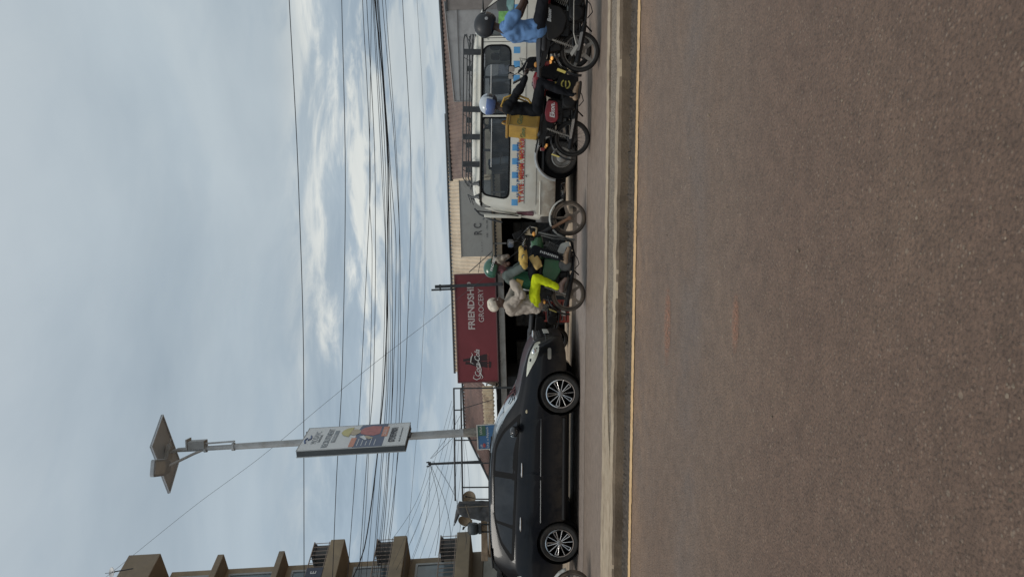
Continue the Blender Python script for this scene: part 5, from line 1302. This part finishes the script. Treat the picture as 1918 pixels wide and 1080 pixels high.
# --- green taxi bike in the middle
gb_ = root('motorcycle', 'green motorcycle taxi with silver front mudguard and dusty brown wheels, carrying two people', 'motorcycle')
place(gb_, (-.10, 12.53), (1.17, 12.42))
motorcycle(gb_, dict(tank=green, panel=green, tail=blkp, fender=silver, fork=fork_rust, rim=dust_rim, tyre=dusty_ty, visor=blk_metal, cowl2=cream_m, cowl_k=.72, mirror_m=M('mirror_grey', (.16, .16, .16), .3, .6), rail=blk_metal, engine=M('engine_grey', (.11, .11, .105), .5, .4, var=.3, vs=10), shield=blk_metal, rear_fender=blkp,
     panel_poly=[(-.02, .70), (-.05, .44), (-.22, .42), (-.40, .52), (-.46, .68), (-.30, .74)]))
g = G(); g.prism(rounded([(.08, .50), (.22, .44), (.26, .30), (.10, .28), (.05, .40)], .03), -.205, -.198); g.build('engine_cover', M('pale_cover', (.36, .36, .33), .5), gb_)
g = G(); g.tube([(.40, -.10, .80), (.36, -.14, .62), (.33, -.15, .45), (.28, -.14, .20)], .016, 6); g.tube([(.36, -.10, .78), (.30, -.13, .55), (.27, -.13, .22)], .012, 6); g.build('leg_guard', M('grey_guard', (.13, .13, .12), .5), gb_, True)
g = G(); g.box((.36, -.02, 1.14), (.10, .02, .17), (0, -.4, .2)); g.tube([(.30, 0, .99), (.36, 0, 1.08)], .012, 6); g.build('phone_holder', blackp, gb_, bevel=.005)
# --- red bike of the rider with the yellow bag
rb = root('motorcycle', 'dark motorcycle with red tank and red side cover, under the man with yellow bag', 'motorcycle')
place(rb, (2.385, 11.90), (3.755, 11.75))
motorcycle(rb, dict(wb=1.37, bar_dx=.07, tank=redp, panel=redp, tail=blkp, fender=blkp, rim=dark_rim, spoke='wire', spoke_f='alloy', visor=blk_metal, cowl2=blkp, rear_fender=blkp, shield=chrome, exhaust=blk_metal,
     panel_poly=[(-.10, .70), (-.13, .53), (-.40, .52), (-.46, .58), (-.44, .71), (-.30, .74)]))
text('lettering', 'Ekon.', white_p, rb, (-.385, -.154, .615), (PI/2, 0, 0), .105, .002, 'LEFT', .25, .002)
text('lettering', 'SUPER', white_p, rb, (.02, -.139, .765), (PI/2, 0, 0), .10, .002, 'LEFT', .3, .002)
g = G(); g.prism(rounded([(.02, .73), (.30, .73), (.28, .80), (.04, .80)], .03), -.135, .135); g.build('tank_flash', blkp, rb)
g = G(); g.prism(rounded([(.08, .60), (.22, .62), (.20, .74), (.06, .72)], .04), -.16, .16); g.build('tank_shroud', redp, rb, bevel=.01)
g = G(); g.prism(rounded([(-.02, .24), (.24, .22), (.28, .50), (.10, .58), (-.02, .5)], .04), -.235, -.22); lgd = g.build('leg_guard', blkp, rb, bevel=.006)
ylw = M('yellow_print', (.52, .45, .10), .5)
g = G(); g.lathe([(.055, 0), (.075, 0), (.075, .004), (.055, .004)], (.12, -.236, .42), (0, -1, 0), 24, arc=(.5, 5.6)); g.bx((.08, -.241, .41), (.17, -.237, .43)); g.build('guard_emblem', ylw, lgd)
g = G(); g.prism([(.02, .585), (.16, .555), (.165, .58), (.03, .612)], -.205, -.2); g.build('yellow_stripe', M('stripe_yellow', (.55, .38, .08), .5), rb)
g = G(); g.box((.20, -.05, 1.16), (.02, .09, .17), (0, -.5, .1)); g.tube([(.22, -.05, 1.0), (.20, -.05, 1.12)], .012, 6); g.build('phone_holder', M('grey_phone', (.12, .12, .12), .4), rb, bevel=.005)
g = G(); g.prism(rounded([(.24, .84), (.46, .90), (.50, .66), (.40, .46), (.24, .44), (.18, .6)], .06), -.17, .17); g.build('lower_fairing', blkp, rb, bevel=.03)
# --- black bike on the right
kb = root('motorcycle', 'black motorcycle with long seat and pale dusty rear wheel, leaving the photo beside the van', 'motorcycle')
place(kb, (3.40, 10.76), (4.68, 10.60))
motorcycle(kb, dict(tank=redp, panel=blkp, tail=blkp, fender=blkp, rim=alu_d, visor=blkp, rear_fender=blkp, blink=amber_lit, shield=M('dull_shield', (.30, .29, .28), .4, .6),
     panel_poly=[(.0, .78), (-.04, .58), (-.20, .48), (-.40, .54), (-.52, .68), (-.5, .78)], tail_poly=[(-.25, .76), (-.55, .72), (-.84, .80), (-.90, .86), (-.6, .84), (-.25, .80)]))
text('lettering', 'Boxer', white_p, kb, (-.26, -.153, .74), (PI/2, 0, 0), .075, .002, 'LEFT', .3, .002)
g = G(); 
def sf2(i, j):
    x = .02-1.02*i; w_ = .13*(1-.75*max(0, i-.55)/.45); zc = .855+.02*i; a = 2*PI*j; h_ = .055*(1-.6*max(0, i-.6)/.4)
    return (x, w_*math.cos(a), zc+h_*math.sin(a))
g.grid(sf2, 20, 16); g.build('seat_cover', M('grey_seat_cover', (.030, .032, .037), .65, var=.15, vs=6), kb, True)
g = G(); g.tube([(-.58, -.215, .36), (-.42, -.215, .40), (0, -.19, .40), (.14, -.19, .38)], .008, 6); g.prism(rounded([(-.74, .42), (-.60, .33), (-.56, .36), (-.70, .45)], .01), -.225, -.215); g.build('chain_guard', M('pale_guard', (.42, .40, .36), .5, .3), kb)
# --- parked ones
pkb = root('motorcycle', 'dark parked motorcycle standing between the black car and the passenger in yellow trousers', 'motorcycle')
place(pkb, (-1.05, 15.7), (.12, 15.3))
motorcycle(pkb, dict(tank=blkp, panel=blkp, fender=blkp, rim=dark_rim, rail=blk_metal, mirrors=1, spoke='wire'))
pvb = root('motorcycle', 'parked motorcycle with bright wire wheel glimpsed beneath the minibus tail', 'motorcycle')
place(pvb, (2.17, 16.9), (3.43, 16.8)); pvb.location.z = -.34
motorcycle(pvb, dict(tank=blkp, panel=blkp, fender=blkp, rim=bright_rim, spoke='wire', rail=chrome))
lfb = root('motorcycle', 'motorcycle entering at the left edge with only its front wheel and pale lamp cowl showing', 'motorcycle')
place(lfb, (-5.98, 11.95), (-4.75, 11.83))
motorcycle(lfb, dict(tank=blkp, panel=blkp, fender=silver, rim=dark_rim, visor=M('pale_cowl', (.55, .56, .53), .4, var=.1), cowl2=M('pale_cowl'), tyre=dusty_ty))
# red crate behind the green bike
cr = root('crate', 'red plastic bottle crate on the verge behind the green motorcycle', 'crate', P(497, 1063, 15.6), (0, 0, .1))
cr.location.z = 0
crm = M('crate_red', (.30, .045, .035), .5, var=.15, vs=6, dirt=(.16, .1, .07), dirt_amt=.4)
for k, z in enumerate((0, .27)):
    g = G()
    for z0 in (0, .085, .17): 
        for y in (-.15, .15): g.bx((-.22, y-.008, z+z0), (.22, y+.008, z+z0+.055))
        for x in (-.22, .22): g.bx((x-.008, -.142, z+z0), (x+.008, .142, z+z0+.055))
    for x in (-.215, 0, .215):
        for y in (-.15, .15): g.bx((x-.015, y-.013, z), (x+.015, y+.013, z+.25))
    g.bx((-.21, -.14, z+.0), (.21, .14, z+.012))
    if k == 0: g.build('crate_body', crm, cr)
    else:
        c2 = root('crate', 'red plastic bottle crate stacked on top of another red crate', 'crate', cr.location, (0, 0, .16)); g.build('crate_body', crm, c2)
        g = G(); g.bx((-.1, -.172, z+.08), (.1, -.165, z+.17)); g.build('crate_label', white_p, c2)
g = G(); g.bx((-.1, -.172, .08), (.1, -.165, .17)); g.build('crate_label', white_p, cr)
# ------------------------------------------------------------------ people
skin_d = M('dark_skin', (.060, .034, .024), .5, var=.12, vs=9)
skin_b = M('brown_skin', (.105, .060, .042), .5, var=.12, vs=9)
def V3(*a): return Vector(a)
def hand(g, w, d, curl_axis, side, k=1.0):
    """palm and five unequal fingers closing round a bar; w wrist, d direction of the palm, curl_axis where the fingers bend to"""
    d = d.normalized(); c = (curl_axis-d*curl_axis.dot(d)).normalized(); s_ = d.cross(c)*side
    pe_ = w+d*.085*k
    for q in (-.028, -.009, .010, .028): g.cap(w+s_*q*.6+d*.01, pe_+s_*q, .015*k, .013*k, 8)
    for q, L_ in ((-.031, .058), (-.011, .072), (.010, .078), (.030, .070)):
        a = pe_+s_*q; b_ = a+(d*.75+c*.5).normalized()*L_*.5*k; e = b_+(c*.95-d*.15).normalized()*L_*.42*k; f = e+(c*.3-d*.9).normalized()*L_*.34*k
        g.cap(a, b_, .0098*k, .009*k, 8); g.cap(b_, e, .009*k, .0085*k, 8); g.cap(e, f, .0085*k, .0075*k, 8)
    a = w+s_*.032*k+d*.03*k; b_ = a+(s_*.6+d*.6+c*.3).normalized()*.04*k; e = b_+(c*.8+d*.4).normalized()*.03*k
    g.cap(a, b_, .0125*k, .011*k, 8); g.cap(b_, e, .0105*k, .0085*k, 8)
def head(g, c, fwd, k=1.0):
    """skull, jaw, brow, nose, lips, chin and ears; fwd = where the face looks"""
    f = fwd.normalized(); up = V3(0, 0, 1); up = (up-f*up.dot(f)).normalized(); s_ = f.cross(up)
    yaw = math.atan2(f.y, f.x); pit = -math.asin(max(-1, min(1, f.z)))
    g.ell(c+up*.025*k, (.098*k, .076*k, .10*k), (0, pit, yaw)); g.ell(c+f*.028*k-up*.05*k, (.070*k, .058*k, .066*k), (0, pit, yaw))
    g.cap(c+f*.086*k-up*.0*k+up*.018*k, c+f*.112*k-up*.022*k, .010*k, .0165*k, 8)
    g.cap(c+f*.086*k-up*.052*k+s_*.018*k, c+f*.086*k-up*.052*k-s_*.018*k, .012*k, .012*k, 8)
    g.cap(c+f*.070*k-up*.092*k, c+f*.075*k-up*.090*k, .022*k, .018*k, 8)
    g.cap(c+f*.080*k+up*.030*k+s_*.03*k, c+f*.080*k+up*.030*k-s_*.03*k, .014*k, .014*k, 8)
    for q in (-1, 1): g.ell(c+s_*q*.078*k-f*.005*k-up*.008*k, (.020*k, .010*k, .032*k), (0, pit, yaw))
    return f, up, s_
def eyes(parent, c, f, up, s_):
    for q in (-1, 1):
        g = G(); g.ell(c+f*.083+s_*q*.032+up*.008, (.011, .013, .010)); e = g.build('eye', M('eye_white', (.55, .52, .48), .2), parent, True)
        g = G(); g.ell(c+f*.0925+s_*q*.032+up*.008, (.0035, .006, .006)); g.build('iris', M('iris_dark', (.02, .015, .012), .1), e, True)
def person(label, loc, rz, J, skin, top, trouser, shoe, lean=0, sleeves='long', trouser_len=1.0, build=1.0, coat_grow=.016, vest=None, bare_foot=False, wr=.022):
    p = root('person', label, 'person', loc, (0, 0, rz))
    g = G(); k = build
    f, up, s_ = head(g, J['head'], J['look'])
    g.cap(J['chest']+V3(0, 0, .10), J['head']-V3(0, 0, .06), .062, .054)
    pel, ch = J['pelvis'], J['chest']; mid = (pel+ch)/2
    for q in (-.06, 0, .06):
        o_ = V3(0, q, 0); g.cap(pel+o_, mid+o_*.9, .115*k, .105*k); g.cap(mid+o_*.9, ch+o_*1.2, .105*k, .115*k)
    g.cap(J['shL'], J['shR'], .062*k, .062*k); g.cap(J['hipL'], J['hipR'], .10*k, .10*k)
    def arm(g, s, gr, to=1.0):
        sh, el, wr_ = J['sh'+s], J['el'+s], J['wr'+s]
        g.cap(sh, el, .052*k+gr, .041*k+gr)
        if to > .5: e2 = el.lerp(wr_, (to-.5)*2); g.cap(el, e2, .041*k+gr, (.041-.012*(to-.5)*2)*k+gr)
    def leg(g, s, gr, to=1.0):
        g.cap(J['hip'+s], J['kn'+s], .086*k+gr, .058*k+gr); e2 = J['kn'+s].lerp(J['an'+s], to); g.cap(J['kn'+s], J['kn'+s].lerp(e2, .45), .056*k+gr, .055*k+gr); g.cap(J['kn'+s].lerp(e2, .45), e2, .055*k+gr, .037*k+gr)
    for s in 'LR':
        arm(g, s, 0); leg(g, s, 0)
        sd_ = 1 if s == 'L' else -1
        hand(g, J['wr'+s], J.get('hd'+s, V3(.6, 0, -.2)), V3(.3, 0, -1), sd_)
        an, to_ = J['an'+s], J['to'+s]; g.cap(an-V3(.03, 0, .035), to_.lerp(an, .3)-V3(0, 0, .01), .036, .036); g.cap(to_.lerp(an, .3)-V3(0, 0, .01), to_, .036, .028)
    g.build('body', skin, p, True, remesh=.010)
    eyes(p, J['head'], f, up, s_)
    # clothing over the body
    g = G(); gr = coat_grow
    for q in (-.065, 0, .065):
        o_ = V3(0, q, 0); g.cap(pel+V3(0, 0, -.02)+o_, mid+o_*.9, .118*k+gr, .108*k+gr); g.cap(mid+o_*.9, ch+o_*1.2, .108*k+gr, .116*k+gr)
    g.cap(J['shL'], J['shR'], .064*k+gr, .064*k+gr); g.cap(ch, ch+V3(0, 0, .09), .09, .062)
    for s in 'LR': arm(g, s, gr*1.05, {'long': .93, 'short': .32 if 0 else .5, 'half': .5}[sleeves] if sleeves != 'short' else .5) if sleeves != 'short' else g.cap(J['sh'+s], J['sh'+s].lerp(J['el'+s], .55), .060*k+gr, .056*k+gr)
    g.build('shirt' if sleeves == 'short' else 'jacket', top, p, True, remesh=.012, wrinkle=wr, wr_size=.10)
    g = G(); g.cap(J['hipL'], J['hipR'], .103*k+.012, .103*k+.012); g.cap(pel, pel+V3(0, 0, .05), .11, .10)
    for s in 'LR': leg(g, s, .013, trouser_len)
    g.build('trousers', trouser, p, True, remesh=.012, wrinkle=.016, wr_size=.09)
    if not bare_foot:
        for s in 'LR':
            an, to_ = J['an'+s], J['to'+s]; g = G(); dfo = (to_-an); dfo.z = 0; dfo.normalize()
            g.cap(an-dfo*.045-V3(0, 0, .045), an+dfo*.05-V3(0, 0, .045), .044, .046); g.cap(an+dfo*.05-V3(0, 0, .04), to_-V3(0, 0, .012), .046, .034); g.cap(an+V3(0, 0, .02), an-V3(0, 0, .03), .044, .045)
            sh_ = g.build('shoe', shoe, p, True, remesh=.010)
            g = G(); b0 = an-dfo*.075-V3(0, 0, .088); b1 = to_+dfo*.02-V3(0, 0, .05); g.cap(b0+dfo*.03, b0.lerp(b1, .6), .030, .034); g.cap(b0.lerp(b1, .6), b1, .034, .026); g.build('sole', M('shoe_sole', (.04, .032, .026), .8), sh_, True, remesh=.012)
    if vest:
        g = G()
        for q in (-.07, 0, .07):
            o_ = V3(0, q, 0); g.cap(pel+V3(0, 0, .03)+o_, mid+o_*.9, .118*k+gr+.012, .108*k+gr+.012); g.cap(mid+o_*.9, ch+o_*1.1-V3(0, 0, .03), .108*k+gr+.012, .112*k+gr+.010)
        g.build('vest', vest, p, True, remesh=.014, wrinkle=.02)
    p['joints'] = 1; del p['joints']
    return p, f, up, s_
def helmet(p, c, f, mat, k=1.0, visor=None, full=True, peak=None, cutoff=-.30):
    """shell with an opening for the face, rim and visor"""
    f = f.normalized(); up = (V3(0, 0, 1)-f*f.z).normalized(); s_ = f.cross(up)
    def pt(th, ph, r): # th angle from forward, ph elevation
        return c+up*.015+(f*math.cos(th)*math.cos(ph)*1.14+s_*math.sin(th)*math.cos(ph)*.95+up*math.sin(ph)*1.02)*r
    g = G(); r0 = .142*k
    vs = []; fs = []; nth, nph = 36, 16
    for i in range(nth):
        th = -PI+2*PI*i/nth
        face = max(0, math.cos(th))
        low = -.85 if full and abs(th) > .9 else (-.55 if abs(th) > 1.15 else (.28 if not full else .20))
        if full and abs(th) <= .9: low = .22
        for j in range(nph+1): 
            ph = low+(PI/2-low)*j/nph; vs.append(pt(th, ph, r0))
    n1 = nph+1
    for i in range(nth):
        for j in range(nph): fs.append((i*n1+j, ((i+1) % nth)*n1+j, ((i+1) % nth)*n1+j+1, i*n1+j+1))
    g.add(vs, fs); h = g.build('helmet', mat, p, True, solid=.014)
    if full:
        g = G(); g.grid(lambda i, j: pt(-1.25+2.5*i, -.78+.42*j, r0*.99), 20, 6); g.build('chin_bar', mat, h, True, solid=.02)
    if visor:
        g = G(); g.grid(lambda i, j: pt(-1.1+2.2*i, -.34+.60*j, r0*1.012), 20, 8); g.build('visor', visor, h, True, solid=.004)
    if peak:
        g = G(); g.grid(lambda i, j: pt(-.8+1.6*i, .34-.10*j, r0*(1.0+.55*j*math.cos((-.8+1.6*i)*.9))), 14, 6); g.build('peak', peak, h, True, solid=.006)
    return h, pt, r0

def on_bike(b): return b.location.copy(), b.rotation_euler.z
grey_grn = M('grey_green_cloth', (.105, .125, .115), .85, spec=.12, var=.15, vs=6, bump=.3, bs=90)
vest_g = M('green_vest', (.030, .105, .060), .8, spec=.12, var=.2, vs=6, bump=.3, bs=90)
dark_tr = M('dark_trousers', (.013, .014, .017), .85, spec=.12, var=.2, vs=6, bump=.3, bs=90)
yel_cl = M('yellow_cloth', (.52, .35, .09), .85, var=.15, vs=8)
tan_shoe = M('tan_shoe', (.33, .23, .15), .7, var=.25, vs=9, dirt=(.12, .08, .05), dirt_amt=.5)
# ---- driver of the green bike
loc, rz = on_bike(gb_)
hdx = 1.27/2-.36-.13
D = dict(head=V3(-.195, 0, 1.545), look=V3(1, .12, -.22), chest=V3(-.335, 0, 1.235), pelvis=V3(-.42, 0, .93), shL=V3(-.31, .18, 1.315), shR=V3(-.31, -.18, 1.315),
         elL=V3(-.15, .30, 1.06), elR=V3(-.15, -.31, 1.045), wrL=V3(hdx-.06, .33, 1.06), wrR=V3(hdx-.07, -.33, 1.06), hdL=V3(1, 0, -.05), hdR=V3(1, 0, -.05),
         hipL=V3(-.40, .10, .89), hipR=V3(-.40, -.10, .89), knL=V3(.08, .22, .86), knR=V3(.12, -.23, .86), anL=V3(-.02, .20, .40), anR=V3(-.03, -.22, .40), toL=V3(.14, .20, .33), toR=V3(.14, -.22, .33))
drv, f, up, s_ = person('green helmeted rider in grey jacket and green vest steering the green motorcycle', loc, rz, D, skin_d, grey_grn, dark_tr, tan_shoe, vest=vest_g)
hm, pt, r0 = helmet(drv, D['head'], f, M('helmet_green', (.022, .10, .060), .3, var=.1, coat=.6), 1.0, full=False, peak=M('helmet_green'))
g = G(); g.grid(lambda i, j: pt(-.35+.7*i, .62+.4*j, r0*1.03), 8, 6); g.build('helmet_patch', M('helmet_white', (.40, .44, .40), .4), hm, True, solid=.003)
lt = text('helmet_lettering', 'FINDGEST', white_p, hm, pt(1.95, .05, r0*1.10), (PI/2, .25, 0), .055, .002, bold=.001)
g = G()                                             # loose yellow oversleeves, knee pads
for s in 'LR':
    g = G(); el, wr_ = D['el'+s], D['wr'+s]; g.cap(el.lerp(wr_, .02), el.lerp(wr_, .55), .056, .066); g.cap(el.lerp(wr_, .55), wr_.lerp(el, -.12), .066, .054)
    g.build('oversleeve', yel_cl, drv, True, remesh=.012, wrinkle=.02, wr_size=.07)
g = G(); a, b_ = D['knR'], D['hipR']; dl0 = (a-b_).normalized(); g.box(a.lerp(b_, .42)+V3(.02, -.085, -.03), (.24, .035, .125), (0, -.55, .1)); g.build('yellow_flap', M('ochre_cloth', (.48, .33, .12), .85, var=.2, vs=9), drv, True, remesh=.014, wrinkle=.03)
g = G(); g.box((-.42, -.205, 1.12), (.10, .02, .12), (0, .3, 0)); g.build('vest_patch', yel_cl, drv, bevel=.006)
g = G(); kn, an = D['knR'], D['anR']; dl = (an-kn).normalized()
for i in range(11): g.box(kn+dl*(.06+i*.032)+V3(.0, -.068, 0), (.030+.008*(i % 2), .006, .020), (0, math.atan2(dl.x, dl.z), 0))
g.build('trouser_stripe', M('pale_stripe', (.38, .39, .38), .8, var=.3, vs=40), drv)
g = G(); g.cap(V3(-.27, 0, 1.36), V3(-.22, 0, 1.42), .078, .074); g.build('scarf', M('check_scarf', (.16, .06, .065), .85, var=.5, vs=30), drv, True, remesh=.014, wrinkle=.02)
# ---- passenger behind him
lime = M('lime_trousers', (.52, .60, .015), .8, spec=.12, var=.10, vs=6, bump=.25, bs=90)
beige = M('beige_knit', (.40, .345, .29), .9, spec=.12, var=.12, vs=9, bump=.4, bs=120)
fluffy = M('cream_cap', (.66, .59, .49), .95, var=.12, vs=16, bump=.7, bs=70)
D2 = dict(head=V3(-.79, -.02, 1.475), look=V3(1, -.25, -.10), chest=V3(-.84, 0, 1.20), pelvis=V3(-.80, 0, .90), shL=V3(-.80, .18, 1.27), shR=V3(-.83, -.18, 1.27),
          elL=V3(-.55, .24, 1.17), elR=V3(-.62, -.25, 1.10), wrL=V3(-.38, .16, 1.20), wrR=V3(-.40, -.17, 1.22), hdL=V3(1, 0, .1), hdR=V3(1, .2, .1),
          hipL=V3(-.76, .10, .87), hipR=V3(-.77, -.10, .87), knL=V3(-.33, .22, .83), knR=V3(-.34, -.26, .84), anL=V3(-.48, .22, .46), anR=V3(-.50, -.24, .47), toL=V3(-.33, .22, .37), toR=V3(-.36, -.25, .37))
pas, f, up, s_ = person('passenger in bright lime trousers, beige knit jacket and fluffy cream hat, seated behind the rider', loc, rz, D2, skin_b, beige, lime, M('brown_shoe', (.17, .11, .09), .7, var=.3, vs=12), trouser_len=.93, coat_grow=.036, build=1.05, wr=.03)
g = G(); c = D2['head']; g.ell(c+up*.075-f*.028, (.118, .105, .090), (0, -.35, -.2)); g.cap(c+up*.04-f*.05+s_*.07, c+up*.04-f*.05-s_*.07, .055, .055); g.build('hat', fluffy, pas, True, remesh=.014, wrinkle=.025, wr_size=.04)
g = G()
for q in (-.07, 0, .07): g.cap(V3(-.80, q, .96), V3(-.84, q*1.4, .86), .125, .120)
g.cap(V3(-.80, -.10, .92), V3(-.66, -.13, .86), .10, .09); g.build('jacket_hem', beige, pas, True, remesh=.014, wrinkle=.03, wr_size=.10)
# ---- rider with the yellow bag
loc, rz = on_bike(rb)
blk_cl = M('black_jacket', (.010, .011, .013), .8, spec=.12, var=.2, vs=6, bump=.3, bs=90)
hdx = 1.37/2-.36-.14+.07
D3 = {k_: (v_ if k_ in ('look', 'hdL', 'hdR', 'wrL', 'wrR', 'elL', 'elR') else v_+V3(-.07, 0, 0)) for k_, v_ in dict(head=V3(-.085, 0, 1.60), look=V3(1, .1, -.12), chest=V3(-.17, 0, 1.24), pelvis=V3(-.20, 0, .92), shL=V3(-.14, .19, 1.33), shR=V3(-.15, -.19, 1.32),
          elL=V3(.10, .30, 1.12), elR=V3(.10, -.31, 1.10), wrL=V3(hdx-.06, .32, 1.06), wrR=V3(hdx-.04, -.33, 1.055), hdL=V3(1, 0, -.05), hdR=V3(1, 0, -.05),
          hipL=V3(-.18, .10, .86), hipR=V3(-.18, -.10, .86), knL=V3(.22, .22, .80), knR=V3(.22, -.23, .80), anL=V3(-.02, .20, .36), anR=V3(.03, -.23, .31), toL=V3(.14, .20, .30), toR=V3(.20, -.24, .24)).items()}
rdB, f, up, s_ = person('man in black with blue and white helmet wearing the yellow bag', loc, rz, D3, skin_d, blk_cl, dark_tr, tan_shoe)
hw = M('helmet_pale', (.50, .54, .58), .3, var=.06, coat=.5)
hm, pt, r0 = helmet(rdB, D3['head'], f, hw, 1.0, visor=M('dark_visor', (.03, .035, .045), .1, coat=.6), full=True)
g = G(); g.grid(lambda i, j: pt(1.25+(2*PI-2.5)*i, -.82+1.05*j, r0*1.058), 28, 10); g.build('helmet_blue_band', M('helmet_blue', (.10, .16, .36), .35, coat=.4, var=.2), hm, True, solid=.003)
g = G(); g.grid(lambda i, j: pt(-1.24+2.48*i, -.86+.50*j, r0*1.058), 20, 6); g.build('chin_guard', M('helmet_navy', (.03, .04, .06), .4), hm, True, solid=.004)
# delivery bag on his back
bag = root('delivery_bag', 'worn yellow box shaped delivery bag carried on the back of the rider in black', 'bag', loc, (0, 0, rz))
ym = M('bag_yellow', (.46, .28, .055), .8, var=.15, vs=5, dirt=(.22, .14, .05), dirt_amt=.45, dirt_s=3, bump=.3, bs=40)
ym2 = M('bag_yellow_dark', (.38, .22, .05), .8, var=.2, vs=5, dirt=(.14, .09, .04), dirt_amt=.5)
br = Euler((0, .13, .50)); bc = V3(-.475, -.02, 1.055)
def bgp(x, y, z): q = V3(x, y, z); q.rotate(br); return bc+q
g = G(); n0 = len(g.v); g.box((0, 0, 0), (.31, .36, .48)); g.v = [bgp(*v) for v in g.v]; g.build('bag_body', ym, bag, bevel=.03)
g = G(); g.box((-.005, 0, .255), (.325, .375, .045)); g.v = [bgp(*v) for v in g.v]; lid = g.build('bag_lid', ym2, bag, bevel=.015)
g = G(); g.tube([bgp(-.10, -.1, .29), bgp(-.06, -.06, .34), bgp(.0, 0, .345), bgp(.06, .06, .34), bgp(.10, .1, .29)], .014, 6); g.build('handle', ym2, lid, True)
for s in (-1, 1):
    g = G(); g.tube([bgp(.15, s*.13, .22), V3(-.20, s*.14, 1.42), V3(-.08, s*.15, 1.37), V3(-.02, s*.16, 1.20), V3(-.10, s*.17, 1.00), bgp(.16, s*.15, -.18)], .018, 6); g.build('strap', ym, bag, True)
bandm = M('bag_binding', (.25, .17, .06), .8)
g = G()
for s in (-1, 1): g.tube([bgp(s*.157, -.184, -.23), bgp(s*.157, -.184, .23)], .008, 6)
g.tube([bgp(-.155, -.184, .225), bgp(.155, -.184, .225)], .010, 6); g.build('piping', bandm, bag, True)
g = G(); g.box(bgp(.08, -.184, -.21), (.04, .02, .07)); g.build('buckle', blackp, bag, bevel=.004)
fg = M('faded_green_print', (.15, .17, .07), .8, var=.4, vs=30)
tl_ = text('lettering', 'Glovo', fg, bag, bgp(-.13, -.184, .06), (br.to_matrix() @ Euler((PI/2, 0, 0)).to_matrix()).to_euler(), .11, .002, bold=.003)
tl2 = text('lettering', 'Glovo', fg, bag, bgp(-.160, .13, .0), (br.to_matrix() @ Euler((PI/2, 0, -PI/2)).to_matrix()).to_euler(), .11, .002, bold=.002)
# ---- rider on the black bike at the right
loc, rz = on_bike(kb)
blue_s = M('blue_shirt', (.125, .235, .44), .8, spec=.12, var=.10, vs=6, bump=.3, bs=90)
hdx = 1.28/2-.36-.14
D4 = {k_: (v_ if k_ in ('look', 'hdL', 'hdR', 'wrL', 'wrR', 'anL', 'anR', 'toL', 'toR') else v_+V3(-.37, 0, 0)) for k_, v_ in dict(head=V3(.10, 0, 1.63), look=V3(1, .22, -.28), chest=V3(.02, 0, 1.24), pelvis=V3(.02, 0, .93), shL=V3(.07, .19, 1.35), shR=V3(.05, -.19, 1.34),
          elL=V3(.30, .28, 1.14), elR=V3(.31, -.28, 1.14), wrL=V3(hdx-.03, .33, 1.06), wrR=V3(hdx+.16, -.33, 1.01), hdL=V3(1, 0, -.05), hdR=V3(1, 0, -.3),
          hipL=V3(.04, .10, .89), hipR=V3(.04, -.10, .89), knL=V3(.42, .22, .80), knR=V3(.45, -.25, .83), anL=V3(.22, .2, .34), anR=V3(.28, -.25, .34), toL=V3(.40, .2, .28), toR=V3(.46, -.25, .28)).items()}
rdA, f, up, s_ = person('man in blue short sleeved shirt and matt black helmet on the black motorcycle', loc, rz, D4, skin_d, blue_s, M('charcoal_trousers', (.016, .017, .021), .85, spec=.12, var=.15, vs=6, bump=.3, bs=90), M('black_shoe', (.02, .02, .02), .5), sleeves='short', wr=.036, coat_grow=.026)
hm, pt, r0 = helmet(rdA, D4['head'], f, M('helmet_matt', (.018, .020, .024), .55, var=.1, coat=.08), 1.10, visor=M('dark_visor'), full=True)
g = G()
for s in (-1, 1):
    g = G(); g.lathe([(.001, .012), (.022, .010), (.026, 0)], pt(s*1.45, -.05, r0*1.02), pt(s*1.45, -.05, 1.2)-pt(s*1.45, -.05, 1), 14); g.build('visor_pivot', M('pivot_grey', (.35, .36, .37), .4), hm, True)
